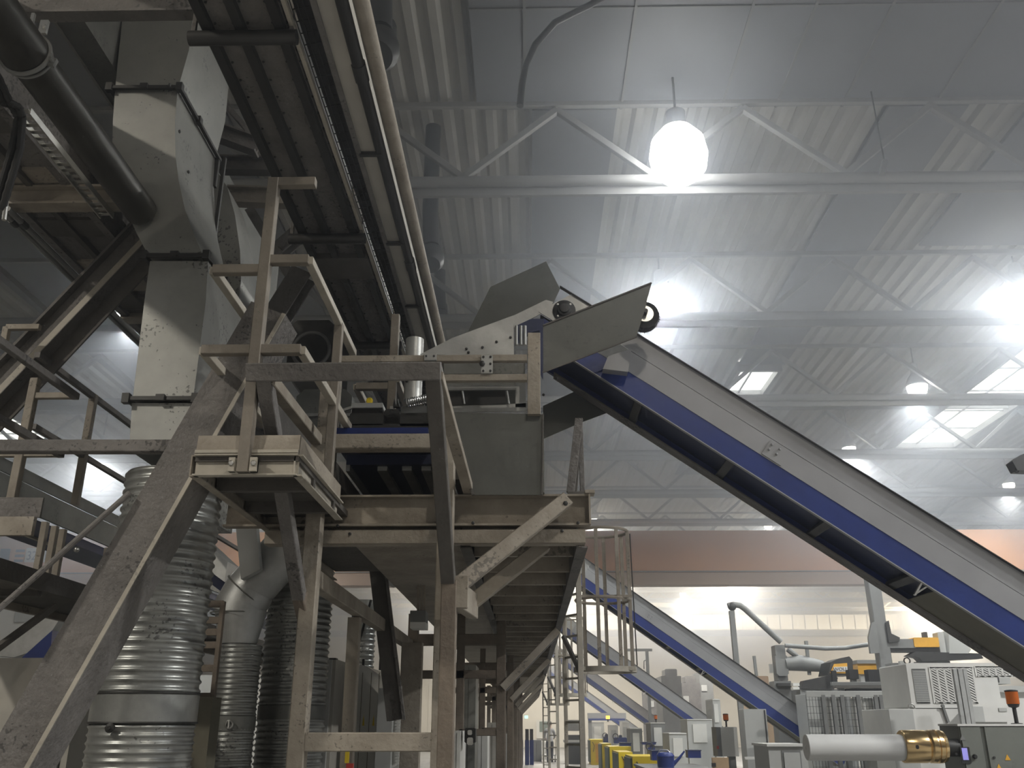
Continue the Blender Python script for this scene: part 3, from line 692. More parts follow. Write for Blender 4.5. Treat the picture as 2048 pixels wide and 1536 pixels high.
# ---- second conveyor on the far left
t = thing('left_overhead_conveyor', 'plated conveyor underside at the upper left, crossing behind the black pipe', 'conveyor', (-3.9, 7, 5.6))
x0, x1, Z2 = -4.26, -3.66, 5.7
longbox('bottom_sheet', 'dust', x0, x1, Z2+.03, Z2+.05, -4, 14, t)
for k in range(14):
    y = 3.0+k*.75
    if k % 2: longbox('cover_plate', 'dustdk', x0+.06, x1-.06, Z2, Z2+.03, y, y+.28, t)
    else: longbox('cover_plate', 'cream', x0+.03, x1-.03, Z2+.005, Z2+.03, y, y+.62, t)
for x_ in (x0-.02, x1-.05):
    rv = MB().box((x_, -4, Z2-.02), (x_+.07, 14, Z2+.08))
    for k in range(60): rv.bolt((x_+.035, 3.2+k*.17, Z2-.018), (0, 0, -1), .01, .012)
    build('edge_rail', rv, 'dust', t)
longbox('centre_rail', 'dustdk', -3.99, -3.94, Z2-.03, Z2+.03, -4, 14, t)
longbox('side_wall', 'dust', x0-.02, x0, Z2+.05, Z2+.6, -4, 14, t); longbox('side_wall', 'dust', x1, x1+.02, Z2+.05, Z2+.6, -4, 14, t); longbox('lid', 'dust', x0-.02, x1+.02, Z2+.6, Z2+.62, -4, 14, t)  # walls raised and run on behind the camera to shade the square duct
t = thing('cross_beam', 'tan flanged cross beam under the upper left conveyor', 'beam', (-3.6, 6.25, 5.5))
build('beam', MB().ext((-4.28, 6.25, 5.60), (-3.0, 6.25, 5.60), iprof(.14, .17, .02, .02)), 'cream', t)
t = thing('cross_beam', 'short tan cross beam behind the square duct at the left, lower one', 'beam', (-3.2, 8.7, 5.3))
a = P(242, 628, 8.7); build('beam', MB().ext((a.x, 8.7, a.z), (a.x+1.0, 8.7, a.z), iprof(.14, .17, .02, .02)), 'cream', t)
# conduits
for i, (q, lb) in enumerate((((2, 420), 'left one of two thin conduits descending at the left edge'), ((22, 424), 'right one of two thin conduits descending at the left edge'))):
    a = PZ(*q, 5.45); t = thing('conduit', lb, 'conduit', (a.x, 9, a.z), 'conduits')
    build('pipe', MB().tube([(a.x, a.y-.05, a.z), (a.x, 16, a.z)], .024, 10), 'mgrey', t)
    build('coupling', MB().tube([(a.x, a.y+.15, a.z), (a.x, a.y+.23, a.z)], .03, 10), 'dark', t)
# perforated cable tray
a, b_ = P(45, 222, 5.0), P(214, 432, 6.3)
t = thing('perforated_tray', 'narrow perforated steel tray slanting in front of the upper left conveyor', 'cable tray', (a+b_)/2)
pt = MB(); d, s, u = _fr(b_-a, (0, 0, 1)); ln = (b_-a).length
for e in (-.05, .05): pt.bar(a+s*e, b_+s*e, .012, .05)
k = 0.0
while k < ln: pt.bar(a+d*k-s*.05, a+d*k+s*.05, .035, .004, u); k += .075
build('tray', pt, 'steel', t)
# ---- black round pipe
t = thing('round_duct', 'thick black round pipe slanting from the top left corner to the square duct', 'duct', P(150, 210, 4.8))
pa, pm, pb = P(20, 60, 4.0), P(52, 108, 4.2), P(245, 372, 5.6)
dirv = (pb-pm).normalized()
build('pipe', MB().tube([pm-dirv*1.6, pb+dirv*.35], .118, 32), 'pipe', t)
build('socket', MB().tube([pm-dirv*1.6, pm-dirv*.02], .134, 32), 'pipe', t)
cl = MB().ring(pm, dirv, .137, .014, 40, 8).ring(pm+dirv*.05, dirv, .124, .010, 40, 8); sd = (ray(90, 120)-ray(52, 108)).normalized()
cl.bar(pm+sd*.13, pm+sd*.18, .05, .03, dirv).bolt(pm+sd*.17, (0, -1, 0), .012, .05)
build('clamp_ring', cl, 'mgrey', t)
# hose bundle
t = thing('cable_bundle', 'black corrugated cable bundle curving down the left edge', 'cable', P(10, 300, 4.0))
for k, dx in enumerate((0, 16)):
    pts = [P(-8+dx*.2, 150, 4.0), P(4+dx, 205, 4.0), P(22+dx, 210+k*4, 4.05), P(36+dx*.6, 235, 4.1), P(24+dx, 300, 4.1), P(6+dx, 360, 4.1), P(-12+dx, 420, 4.15)]
    sm = []
    for i in range(len(pts)-1):
        for j in range(6): sm.append(pts[i].lerp(pts[i+1], j/6))
    sm.append(pts[-1])
    build('cable', MB().tube(sm, [.018+.003*(j % 2) for j in range(len(sm))], 10), 'rubber', t)
build('conduit', MB().tube([P(30, 270, 4.15), P(8, 440, 4.15)], .012, 8), 'steel', t)
# top left cross beam and other overhead steel
t = thing('overhead_beam', 'tan beam crossing the top left corner above the square duct', 'beam', (-2.4, 4.3, 6))
a, b_ = P(-30, 12, 4.75), P(470, 12, 4.75)
build('beam', MB().ext((a.x, 4.75, a.z), (b_.x, 4.75, a.z), iprof(.10, .20, .016, .016)), 'dust', t)
t = thing('flat_duct', 'flat grey sheet duct running behind the black pipe at the top left', 'duct', (-3.6, 8, 8))
a = PZ(105, 35, 6.7); b_ = V((min(a.x+.8, -3.38), 0, 0)); print('FLAT', a.x)
longbox('duct', 'galvd', a.x, b_.x, 6.7, 7.5, -4, 11.0, t); longbox('edge', 'steel', a.x-.012, a.x+.012, 6.69, 6.715, -4, 11.0, t)  # made deeper and extended out of view to cast shadow on the square duct
cl = thing('beam_clamp', 'shiny steel clamp hanging under the beam at the top left', 'clamp', P(85, 55, 4.6))
cm = MB().box(P(75, 66, 4.6), P(100, 44, 4.62)).box(P(50, 62, 4.6), P(70, 50, 4.64)).box(P(58, 75, 4.6), P(66, 30, 4.62)); build('clamp', cm, 'steel', cl)
bolts_ = MB().bolt(P(60, 58, 4.6), (0, -1, 0), .02, .03).bolt(P(90, 55, 4.6), (0, -1, 0), .016, .02); build('bolt', bolts_, 'steel', cl)
# ---- square duct with an S bend, standing on the big spiral duct
t = thing('square_duct', 'dull sheet metal square duct with an S bend rising to the roof', 'duct', (-2.6, 6.5, 3.4))
YD = 6.0; DP = .95
fl = [(385, 36, 245), (378, 100, 238), (355, 180, 230), (350, 240, 226), (351, 310, 224), (357, 360, 232), (370, 420, 252), (388, 470, 275), (408, 515, 299)]
ringp = []
for xr, yy, xl in fl: ringp.append((P(xl, yy, YD), P(xr, yy, YD)))
def ductsec(nm, secs, m):
    b = MB(); vs = []
    for a, c in secs: vs += [a, c, c+V((0, DP, 0)), a+V((0, DP, 0))]
    k = len(secs); fs = [[i*4+j, i*4+(j+1) % 4, (i+1)*4+(j+1) % 4, (i+1)*4+j] for i in range(k-1) for j in range(4)]
    b.add(vs, fs+[[3, 2, 1, 0], [(k-1)*4+j for j in range(4)]]); return build(nm, b, m, t, None, 28)
top = [(V((a.x, YD, ZR-.02)), V((c.x, YD, ZR-.02))) for a, c in ringp[:1]]
ductsec('upper_section', top+[(V((ringp[0][0].x, YD, ringp[0][0].z)), ringp[0][1])]+ringp[1:3], 'duct')
ductsec('bend', ringp[2:], 'duct')
low = [(P(xl, yy, YD), P(xr, yy, YD)) for xr, yy, xl in ((416, 522, 300), (412, 600, 289), (386, 800, 265))]
ductsec('lower_section', low, 'duct')
ductsec('transition', [(P(264, 806, YD), P(386, 806, YD)), (P(258, 900, YD), P(372, 900, YD))], 'duct')
def flange(pa_, pb_, k=.03):
    b = MB(); o = V((0, DP, 0)); A_, B_ = pa_+V((-.03, -.03, 0)), pb_+V((.03, -.03, 0)); C_, D_ = B_+o+V((0, .06, 0)), A_+o+V((0, .06, 0))
    for u_, v_ in ((A_, B_), (B_, C_), (C_, D_), (D_, A_)): b.bar(u_, v_, k, k)
    m_ = (A_+B_)/2; b.box(m_+V((-.03, -.03, -.02)), m_+V((.03, .0, .025))); b.box(B_+V((-.01, .4, -.03)), B_+V((.03, .46, .03)))
    for p_ in (A_, B_): b.box(p_+V((-.025, -.025, -.035)), p_+V((.025, .025, .035)))
    return build('flange', b, 'dark', t)
flange(*ringp[2]); flange(*ringp[-1]); flange(*low[-1])
# vertical flange rib on the right face of the bend
rb = MB(); x_ = ringp[4][1].x
rb.bar(V((x_+.02, YD+DP, ringp[2][1].z)), V((x_+.02, YD+DP, ringp[-2][1].z)), .03).bar(ringp[2][1]+V((.02, DP, 0)), ringp[2][1]+V((.02, DP, -.3)), .04)
build('rib', rb, 'dark', t)
bb = MB()
for q in ((408, 292), (411, 336), (420, 375)): bb.bolt((ringp[4][1].x+.001, PZ(*q, 5.7).y, P(*q, 6.5).z), (1, 0, 0), .014, .012)
split('bolt', bb, 'dark', t)
# side offset duct behind, round bend
t2 = thing('bent_duct', 'lit bent sheet duct just behind the right side of the square duct', 'duct', (-2.2, 7.5, 4))
bp = [(436, 345), (455, 375), (470, 430), (480, 500), (482, 560)]
b = MB(); vs = []
for q in bp:
    c = P(*q, 7.3); vs += [c+V((-.5, 0, 0)), c, c+V((0, .5, 0)), c+V((-.5, .5, 0))]
k = len(bp); b.add(vs, [[i*4+j, i*4+(j+1) % 4, (i+1)*4+(j+1) % 4, (i+1)*4+j] for i in range(k-1) for j in range(4)]+[[3, 2, 1, 0], [(k-1)*4+j for j in range(4)]])
build('bend', b, 'duct', t2); lo_ = P(482, 560, 7.3)
build('drop', MB().box((lo_.x-.5, 7.3, 3.2), (lo_.x, 7.8, lo_.z)), 'duct', t2)
# ---- spiral ducts
def spiral(mb, cx, cy, z0, z1, r, pitch, dep, tilt=0, n=48):
    turns = (z1-z0)/pitch; prof = [(0, 0), (.12, .35), (.25, 1), (.42, 1), (.55, .3), (.72, 0)]
    rows = []; k = 0
    while k < turns:
        for f, h in prof: rows.append((k+f, h))
        k += 1
    vs = []
    for tt, h in rows:
        for j in range(n):
            a = 2*math.pi*j/n; rr = r+dep*h; z = min(max(z0+pitch*(tt+tilt*j/n), z0), z1+pitch)
            vs.append((cx+rr*math.cos(a), cy+rr*math.sin(a), z))
    m = len(rows); mb.add(vs, [[i*n+j, i*n+(j+1) % n, (i+1)*n+(j+1) % n, (i+1)*n+j] for i in range(m-1) for j in range(n)])
    return mb
def vcyl(nm, m, cx, cy, z0, z1, r, par, n=40): return build(nm, MB().rev((cx, cy, z0), (0, 0, 1), [(r, 0), (r, z1-z0)], n), m, par)
t = thing('spiral_duct', 'big ribbed spiral duct in front at the left, under the square duct', 'duct', (-2.5, 6.4, 0), 'spiral ducts')
cx, cyy, rr = -2.545, 6.35, .325
build('ribbed_tube', spiral(MB(), cx, cyy, 1.84, 3.34, rr, .060, .013), 'spiral', t, None, 60)
vcyl('coupling', 'spiral', cx, cyy, 1.66, 1.84, rr+.012, t)
build('ribbed_tube', spiral(MB(), cx, cyy, .02, 1.66, rr, .05, .010), 'spiral', t, None, 60)
build('rim', MB().ring((cx, cyy, 1.84), (0, 0, 1), rr+.012, .008, 40, 6).ring((cx, cyy, 1.66), (0, 0, 1), rr+.012, .008, 40, 6), 'dark', t)
kn = P(222, 1456, cyy-rr-.015); build('knob', MB().rev(kn+V((0, -.01, 0)), (0, -1, 0), [(.03, 0), (.03, .012), (.012, .016), (.01, .03)], 14), 'dark', t)
t = thing('spiral_duct', 'second ribbed spiral duct, standing behind the left platform post', 'duct', (-2.27, 9.2, 0), 'spiral ducts')
cx, cyy, rr = -2.30, 9.3, .31
build('ribbed_tube', spiral(MB(), cx, cyy, 1.82, 3.55, rr, .060, .013), 'spiral', t, None, 60)
vcyl('coupling', 'galvd', cx, cyy, 1.68, 1.82, rr+.01, t)
build('ribbed_tube', spiral(MB(), cx, cyy, .02, 1.68, rr, .055, .015), 'spiral', t, None, 60)
t = thing('spiral_duct', 'narrow ribbed spiral duct below the faceted silver elbow', 'duct', (-2.9, 9.0, 0), 'spiral ducts')
cx, cyy, rr = -2.80, 8.7, .19
cxx = P(470, 1400, 8.7).x; rr = P(512, 1400, 8.7).x-cxx; cx = cxx
build('ribbed_tube', spiral(MB(), cx, cyy, 1.72, 2.34, rr, .045, .010, 0, 36), 'spiral', t, None, 60)
vcyl('coupling', 'galvd', cx, cyy, 1.60, 1.72, rr+.01, t); build('ribbed_tube', spiral(MB(), cx, cyy, .02, 1.6, rr, .045, .010, 0, 36), 'spiral', t, None, 60)
vh = P(458, 1449, 8.48); build('valve', MB().ring(vh, (0, -1, 0), .032, .008, 20, 6).bar(vh+V((0, -.01, -.03)), vh+V((0, -.01, .03)), .012), 'steel', t)
t = thing('duct_elbow', 'faceted silver sheet elbow on top of the narrow spiral duct', 'duct', (cx, 8.7, 2.3))
rb_ = .235
e0, e1, e2, e3 = P(475, 1292, 8.7), P(475, 1228, 8.7), P(490, 1190, 8.7), P(575, 1095, 8.7)
build('cone', MB().rev(e0+V((0, 0, .015)), (0, 0, 1), [(.17, 0), (.24, .30)], 28), 'galv', t)
build('elbow_segment', MB().tube([e1+V((0, 0, -.012)), e1.lerp(e2, .6)], .24, 28), 'galv', t, None, 30)
build('elbow_segment', MB().tube([e1.lerp(e2, .4), e2+(e3-e2)*.12], .235, 28), 'galv', t, None, 30)
build('elbow_segment', MB().tube([e2, e3], .225, 28), 'galv', t, None, 30)
build('seam_ring', MB().ring(e1, (0, 0, 1), .243, .007, 36, 6).ring(e2+(e3-e2)*.06, (e3-e2), .236, .008, 36, 6), 'galvd', t)
t = thing('spiral_duct', 'small distant ribbed spiral duct between the platform posts', 'duct', (-2.2, 14, 0), 'spiral ducts')
a, b_ = P(703, 1290, 14), P(748, 1290, 14); cx = (a.x+b_.x)/2; rr = (b_.x-a.x)/2
build('ribbed_tube', spiral(MB(), cx, 14, .02, 3.05, rr, .075, .016, 0, 32), 'spiral', t, None, 60)
vcyl('cap', 'galvd', cx, 14, 3.05, 3.4, rr+.02, t)
# ---- H beam braces
t = thing('brace_beam', 'massive dusty H section brace rising from the bottom left corner', 'beam', (-2.9, 5.3, 0))
YB_ = 5.32
p0, p1 = P(2, 1500, YB_), P(590, 520, YB_)
la_, lb_ = P(80, 1328, YB_), P(500, 640, YB_); ra_, rb2 = P(56, 1536, YB_), P(500, 713, YB_)
dr = ((lb_-la_).normalized()+(rb2-ra_).normalized()).normalized()
def perp(q): v = q-la_; return (v-dr*v.dot(dr))
wv = perp(ra_); wid = wv.length
o0, o1 = la_-dr*2.6, la_+dr*((lb_-la_).length+.12)
wn_ = wv.normalized()
def hb(nm, off0, off1, y0, y1, m='dust'):
    pts = [o0+wn_*off0, o1+wn_*off0, o1+wn_*off1, o0+wn_*off1]
    return build(nm, MB().plate([V((p.x, (y0+y1)/2, p.z)) for p in pts], abs(y1-y0), (0, 1, 0)), m, t)
hb('flange', 0, wid, YB_, YB_+.022)
hb('flange', wid*.15, wid+.28*0, YB_+.26, YB_+.282)
hb('web', wid*.5-.008, wid*.5+.008, YB_+.022, YB_+.26)
hb('side_plate', wid-.002, wid+.012, YB_-.012, YB_+.30)
hb('edge_lip', wid-.012, wid+.012, YB_-.02, YB_, 'creamlt')
t = thing('brace_beam', 'dusty H section brace ending behind the square duct at the left edge', 'beam', (-3.9, 7.0, 3.5))
YQ = 7.02
la_, lb_ = P(0, 722, YQ), P(240, 493, YQ); ra_, rb2 = P(0, 835, YQ), P(290, 500, YQ)
dr = ((lb_-la_).normalized()+(rb2-ra_).normalized()).normalized(); wv = ra_-la_; wv = wv-dr*wv.dot(dr); wid = wv.length; wn_ = wv.normalized()
o0, o1 = la_-dr*1.6, la_+dr*1.75
hb('web', 0, wid*.62, YQ+.06, YQ+.08); hb('flange', wid*.48, wid*.62, YQ-.02, YQ+.0, 'creamlt'); hb('flange', -.012, .012, YQ-.02, YQ+.26)
hb('flange', wid*.62, wid*.64, YQ-.02, YQ+.26); hb('side_plate', wid*.62, wid, YQ+.12, YQ+.14, 'dustdk')
# horizontal strut
t = thing('strut_beam', 'square tube strut spanning from the left edge to the big brace', 'beam', (-2.9, 5.55, 3.2))
a, b_ = P(-40, 893, 5.45), P(345, 893, 5.45)
build('tube', MB().bar((a.x-.4, 5.45, a.z), (b_.x, 5.45, a.z-.01), .075, .078), 'dust', t)
t = thing('tie_rod', 'thin round tie rod slanting across the left gallery', 'rod', P(120, 1130, 5.2))
build('rod', MB().tube([P(-10, 1225, 5.1), P(260, 985, 5.28)], .017, 10), 'dust', t)
t = thing('tie_rod', 'square brace bar slanting near the lower left of the gallery', 'rod', P(40, 1240, 5.6))
build('rod', MB().bar(P(-10, 1300, 6.4), P(110, 1212, 6.9), .045), 'dustdk', t)
# ---- left gallery
t = thing('left_gallery', 'shaded walkway with handrails along the conveyor at the left edge', 'walkway', (-4.6, 9, 3.3))
seg(t, 'post', 'cream', P(150, 1010, 8), P(188, 790, 8), .062)
xg = P(188, 790, 8).x
zt, zm = P(188, 790, 8).z-.02, P(170, 900, 8).z
seg(t, 'handrail', 'dust', (xg, 6.95, zt), (xg, 17, zt), .05)
seg(t, 'knee_rail', 'dust', (xg, 7.1, zm-.06), (xg, 17, zm-.06), .045)
for y in (10.6, 13.2, 15.8): seg(t, 'post', 'cream', (xg, y, 3.2), (xg, y, zt), .06)
ga = P(62, 780, 6.4); xg2 = ga.x
seg(t, 'post', 'cream', P(22, 1010, 6.4), P(72, 758, 6.4), .062)
z1, z2 = P(100, 792, 6.4).z, P(70, 908, 6.4).z
seg(t, 'end_rail', 'cream', (xg2, 6.4, z1), (P(150, 792, 6.4).x, 6.4, z1), .045); seg(t, 'end_rail', 'cream', (P(-10, 908, 6.4).x, 6.4, z2), (P(120, 908, 6.4).x, 6.4, z2), .045)
xr_ = P(150, 792, 6.4).x; seg(t, 'side_rail', 'dust', (xr_, 5.3, z1), (xr_, 6.42, z1), .05); seg(t, 'side_rail', 'dust', (P(120, 908, 6.4).x, 5.4, z2), (P(120, 908, 6.4).x, 6.42, z2), .05)
a, b_ = P(14, 655, 6.8), P(80, 655, 6.8)
seg(t, 'upper_frame', 'cream', (a.x, 6.8, a.z), (b_.x, 6.8, a.z), .045); seg(t, 'upper_frame', 'cream', P(8, 690, 6.8), a, .05)
def zat(px, py, x): q = P(px, py, 10); return EZ+x*(q.z-EZ)/q.x       # height of a line along the hall through a photo point
def xat(px, py, z): q = P(px, py, 10); return q.x*(z-EZ)/(q.z-EZ)
zd = 2.62; xd1, xd0 = xat(0, 1118, zd+.13), xat(0, 1200, zd)
longbox('deck', 'dustdk', xd0, xd1, zd, zd+.10, 6.0, 24, t)
longbox('edge_beam', 'dustdk', xd1-.02, xd1+.03, zd-.01, zd+.13, 6.0, 24, t)
longbox('edge_beam', 'cream', xd0-.02, xd0+.03, zd-.06, zd+.13, 6.0, 24, t)
for y in [(xd1-.3)*1945/(q-1060) for q in (8, 31, 50, 153, 215)]: seg(t, 'deck_post', 'cream', (xd1-.3, y, zd+.08), (xd1-.3, y, zd+.62), .05)
for y in (7.0, 9.2, 11.4, 13.6): longbox('deck_rib', 'dustdk', xd0, xd1, zd-.05, zd, y, y+.06, t)
za = P(40, 1010, 6.2).z
seg(t, 'fascia', 'dust', (-4.6, 6.2, za), (P(78, 1050, 6.2).x, 6.2, za-.02), .02, .14)
longbox('fascia', 'cream', -4.6, P(70, 1060, 6.2).x, za-.22, za-.09, 6.16, 6.2, t)
t = thing('left_trough_conveyor', 'grey sided trough conveyor with a dark blue belly along the left gallery', 'conveyor', (-5, 12, 3.3))
a = P(42, 933, 9.2); xc = a.x
zs1, zs2, zs3 = zat(42, 960, xc), zat(42, 976, xc), zat(80, 1035, xc)
longbox('side_panel', 'galvd', xc-.02, xc, zs1, a.z, 5.9, 22, t)
longbox('side_panel', 'galvd', xc-.03, xc-.008, zs2, zs1-.01, 5.9, 22, t)
longbox('side_panel', 'galvd', xc-.02, xc+.01, zs3, zs2-.006, 5.9, 22, t)
zb_ = zs3-.12; xb_ = xat(60, 1090, zb_)
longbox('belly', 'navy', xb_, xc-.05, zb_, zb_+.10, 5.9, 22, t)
longbox('edge_strip', 'creamlt', (xb_+xc)/2-.02, (xb_+xc)/2+.02, zb_-.025, zb_, 8.0, 11, t)
build('knob', MB().sphere(P(153, 1099, 9.4), .03, 8), 'steel', t)
# dark steel seen between duct and overhead conveyor
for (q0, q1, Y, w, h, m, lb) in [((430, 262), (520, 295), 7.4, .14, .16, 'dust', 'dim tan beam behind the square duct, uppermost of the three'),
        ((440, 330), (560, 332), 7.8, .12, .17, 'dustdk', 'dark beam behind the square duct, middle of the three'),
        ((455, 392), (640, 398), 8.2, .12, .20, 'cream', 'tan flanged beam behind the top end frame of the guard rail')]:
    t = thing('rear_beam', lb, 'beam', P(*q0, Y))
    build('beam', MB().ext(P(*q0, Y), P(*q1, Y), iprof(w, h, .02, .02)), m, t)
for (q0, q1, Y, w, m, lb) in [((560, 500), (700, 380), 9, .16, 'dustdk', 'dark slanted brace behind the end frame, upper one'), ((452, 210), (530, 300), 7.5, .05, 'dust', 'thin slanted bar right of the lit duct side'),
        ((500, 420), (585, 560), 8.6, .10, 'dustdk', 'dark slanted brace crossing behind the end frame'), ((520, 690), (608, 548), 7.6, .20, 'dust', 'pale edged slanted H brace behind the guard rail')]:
    t = thing('rear_brace', lb, 'brace', P(*q0, Y)); build('bar', MB().ext(P(*q0, Y), P(*q1, Y), iprof(w, w, w*.1, w*.1), (0, 1, 0)), m, t)
t = thing('fan_housing', 'dark blue-grey fan casing behind the guard rail near the leaning frame', 'fan', P(620, 690, 9))
a, b_ = P(570, 760, 9), P(672, 640, 9)
build('casing', MB().box((a.x, 9, a.z), (b_.x, 9.8, b_.z), .3), 'dark', t)
build('rim', MB().ring(((a.x+b_.x)/2, 9, (a.z+b_.z)/2), (0, 1, 0), .2, .02, 30, 8), 'mgrey', t)
t = thing('fan_housing', 'grey rounded sheet casing behind the leaning front frame', 'fan', P(640, 800, 8.6))
a, b_ = P(588, 850, 8.6), P(705, 778, 8.6); build('casing', MB().box((a.x, 8.6, a.z), (b_.x, 9.2, b_.z), .4), 'galvd', t)
build('rim', MB().bar((a.x, 8.59, a.z+.1), (b_.x, 8.59, a.z+.1), .02, .03), 'galv', t)
# ================================================================ machines, ladders and the far hall
def pbx(par, nm, m, x0, y0, x1, y1, Y, dp, c=.04, lab=None):
    a, b_ = P(x0, y0, Y), P(x1, y1, Y); xa, xb = P(x0, (y0+y1)/2, Y).x, P(x1, (y0+y1)/2, Y).x
    return build(nm, MB().box((xa, Y, min(a.z, b_.z)), (xb, Y+dp, max(a.z, b_.z)), c), m, par, lab)
def floor_box(par, nm, m, x0, y0, x1, Y, dp, c=.02, lab=None):       # stands on the floor, top at y0
    a, b_ = P(x0, y0, Y), P(x1, y0, Y)
    return build(nm, MB().box((a.x, Y, 0), (b_.x, Y+dp, a.z), c), m, par, lab)
def at(x, Y, z=0): return (P(x, 1450, Y).x, Y, z)
# ---- lower left: white enclosures under the gallery and the platform
t = thing('machine_enclosure', 'dim white machine enclosure in the bottom left corner behind the brace', 'enclosure', at(60, 7.2))
floor_box(t, 'casing', 'whited', -160, 1316, 166, 7.2, 1.6); floor_box(t, 'edge_strip', 'dark', 146, 1330, 149, 7.19, .01)
t = thing('machine_enclosure', 'grey white panelled enclosure right of the second spiral duct', 'enclosure', at(600, 10))
floor_box(t, 'casing', 'whited', 541, 1318, 672, 10, .85, .01); floor_box(t, 'edge_strip', 'dark', 538, 1316, 543, 9.97, .03); floor_box(t, 'front_post', 'lgrey', 586, 1319, 612, 9.96, .04); floor_box(t, 'front_post', 'lgrey', 652, 1319, 664, 9.96, .04)
pbx(t, 'top_edge', 'dark', 541, 1316, 672, 1319, 9.98, .1); pbx(t, 'lifting_eye', 'dark', 553, 1302, 557, 1316, 10.1, .03)
t = thing('machine_enclosure', 'cream panelled enclosure with a slanted top between the platform posts', 'enclosure', at(740, 11))
Y = 11; q = [P(694, 1322, Y), P(735, 1333, Y), P(790, 1372, Y)]
build('casing', MB().plate([(q[0].x, Y+.8, 0), (q[2].x, Y+.8, 0), (q[2].x, Y+.8, q[2].z), (q[1].x, Y+.8, q[1].z), (q[0].x, Y+.8, q[0].z)], 1.6, (0, 1, 0)), 'white', t)
for x_ in (718, 736, 752): pbx(t, 'seam', 'olive', x_, 1345, x_+1, 1600, Y-.005, .006, 0)
for x_ in (724, 758): pbx(t, 'lifting_eye', 'dark', x_, 1318, x_+4, 1340, Y+.1, .04)
for x_ in (704, 727, 747): 
    c = P(x_, 1440, Y-.01); build('arrow_sticker', MB().plate([(c.x-.012, Y-.008, c.z-.06), (c.x+.012, Y-.008, c.z-.06), (c.x, Y-.008, c.z+.06)], .004), 'yellow', t)
t = thing('grey_cabinet', 'narrow grey cabinet beside the slanted cream enclosure', 'cabinet', at(775, 10.2)); floor_box(t, 'casing', 'lgrey', 757, 1376, 787, 10.2, .4)
cb = MB(); 
for k in range(26):
    a = P(794, 1372+k*6, 10.3); cb.box((a.x-.02, 10.3, a.z-.006), (a.x+.02, 10.33, a.z+.006))
a0, a1 = P(790, 1372, 10.34), P(797, 1540, 10.34); cb.box((a0.x, 10.34, 0), (a1.x, 10.36, a0.z)); build('slotted_duct', cb, 'white', t)
t = thing('lifting_tag', 'yellow tag hanging between the platform posts above the bottom edge', 'tag', P(694, 1524, 7.5))
pbx(t, 'plate', 'yellow', 690, 1498, 698, 1526, 7.5, .012); build('hook', MB().tube([P(692, 1498, 7.5), P(693, 1482, 7.5), P(697, 1482, 7.5), P(697, 1498, 7.5)], .005, 6), 'steel', t); pbx(t, 'lock', 'red', 692, 1527, 706, 1545, 7.49, .03)
t = thing('castellated_column', 'brown column with a row of cut out openings, left of the silver elbow', 'column', at(400, 7.6))
floor_box(t, 'base', 'olive', 378, 1394, 426, 7.6, .22)
cz = lambda y: P(405, y, 7.6).z
xa, xb = P(388, 1300, 7.6).x, P(428, 1300, 7.6).x
for x_ in (xa, xb): seg(t, 'stile', 'brown', (x_, 7.7, cz(1394)), (x_, 7.7, cz(1200)), .035, .05)
for y_ in (1205, 1238, 1262, 1288, 1335, 1392): seg(t, 'web', 'brown', (xa, 7.7, cz(y_)), (xb, 7.7, cz(y_)), .03, .055)
t = thing('steel_post', 'cream square post behind the left platform post', 'post', at(700, 8.2)); seg(t, 'post', 'cream', at(700, 8.2), (P(700, 1400, 8.2).x, 8.2, 2.53), .105); seg(t, 'base_plate', 'brown', at(700, 8.2), at(700, 8.2, .02), .2)
t = thing('steel_post', 'wide tan column in the platform bay beside the small ledge', 'post', at(821, 10.85)); seg(t, 'post', 'cream', at(821, 10.85), (P(821, 1400, 10.85).x, 10.85, 2.53), .24, .12); seg(t, 'base_plate', 'brown', at(821, 10.85), at(821, 10.85, .02), .34)
t = thing('brace_beam', 'dark slanted H beam standing in the middle of the platform bay', 'beam', at(785, 10.9))
build('beam', MB().ext(P(748, 1070, 9.6), P(792, 1440, 9.6), iprof(.16, .17, .016, .016), (0, 1, 0)), 'dustdk', t); build('edge', MB().bar(P(763, 1075, 9.5), P(808, 1440, 9.5), .03), 'dust', t)
t = thing('control_rod', 'thin black rod leaning on the slanted enclosure', 'rod', P(708, 1322, 10.5)); build('rod', MB().tube([P(707, 1324, 10.5), P(742, 1200, 10.5)], .014, 8), 'dark', t)
t = thing('duct_elbow', 'grey six sided duct elbow high between the platform posts', 'duct', P(790, 1130, 12.5)); build('elbow', MB().tube([P(775, 1085, 12.5), P(792, 1105, 12.5), P(793, 1132, 12.5), P(775, 1160, 12.6)], .17, 6), 'galv', t, None, 20)
t = thing('pale_duct', 'slanted pale plated duct seen through the left steelwork beside the ribbed duct', 'duct', P(430, 1120, 10.5))
q = [P(412, 1078, 11.1), P(468, 1130, 11.1), P(462, 1170, 11.1), P(405, 1128, 11.1)]; build('casing', MB().plate(q, .5, (0, 1, 0)), 'galv', t)
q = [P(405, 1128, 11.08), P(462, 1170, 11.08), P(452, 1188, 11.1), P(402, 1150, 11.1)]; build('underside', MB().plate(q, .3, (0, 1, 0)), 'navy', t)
t = thing('steel_post', 'pale grey tapering post left of the leaning frame leg under the walkway', 'post', at(510, 8.4)); build('post', MB().plate([P(472, 1030, 8.4), P(513, 1030, 8.4), P(523, 1140, 8.4), P(485, 1160, 8.4)], .1, (0, 1, 0)), 'lgrey', t)
t = thing('ledge_box', 'small ledge with a white underside on the tan post in the platform bay', 'ledge', P(836, 1240, 9.5))
pbx(t, 'box', 'mgrey', 820, 1221, 851, 1244, 9.5, .25); pbx(t, 'tray', 'white', 820, 1244, 851, 1256, 9.5, .25); seg(t, 'rail', 'cream', P(816, 1151, 9.5), P(852, 1152, 9.5), .02); 
for x_ in (836, 843, 849): seg(t, 'upright', 'cream', P(x_, 1221, 9.55), P(x_, 1122, 9.55), .022)
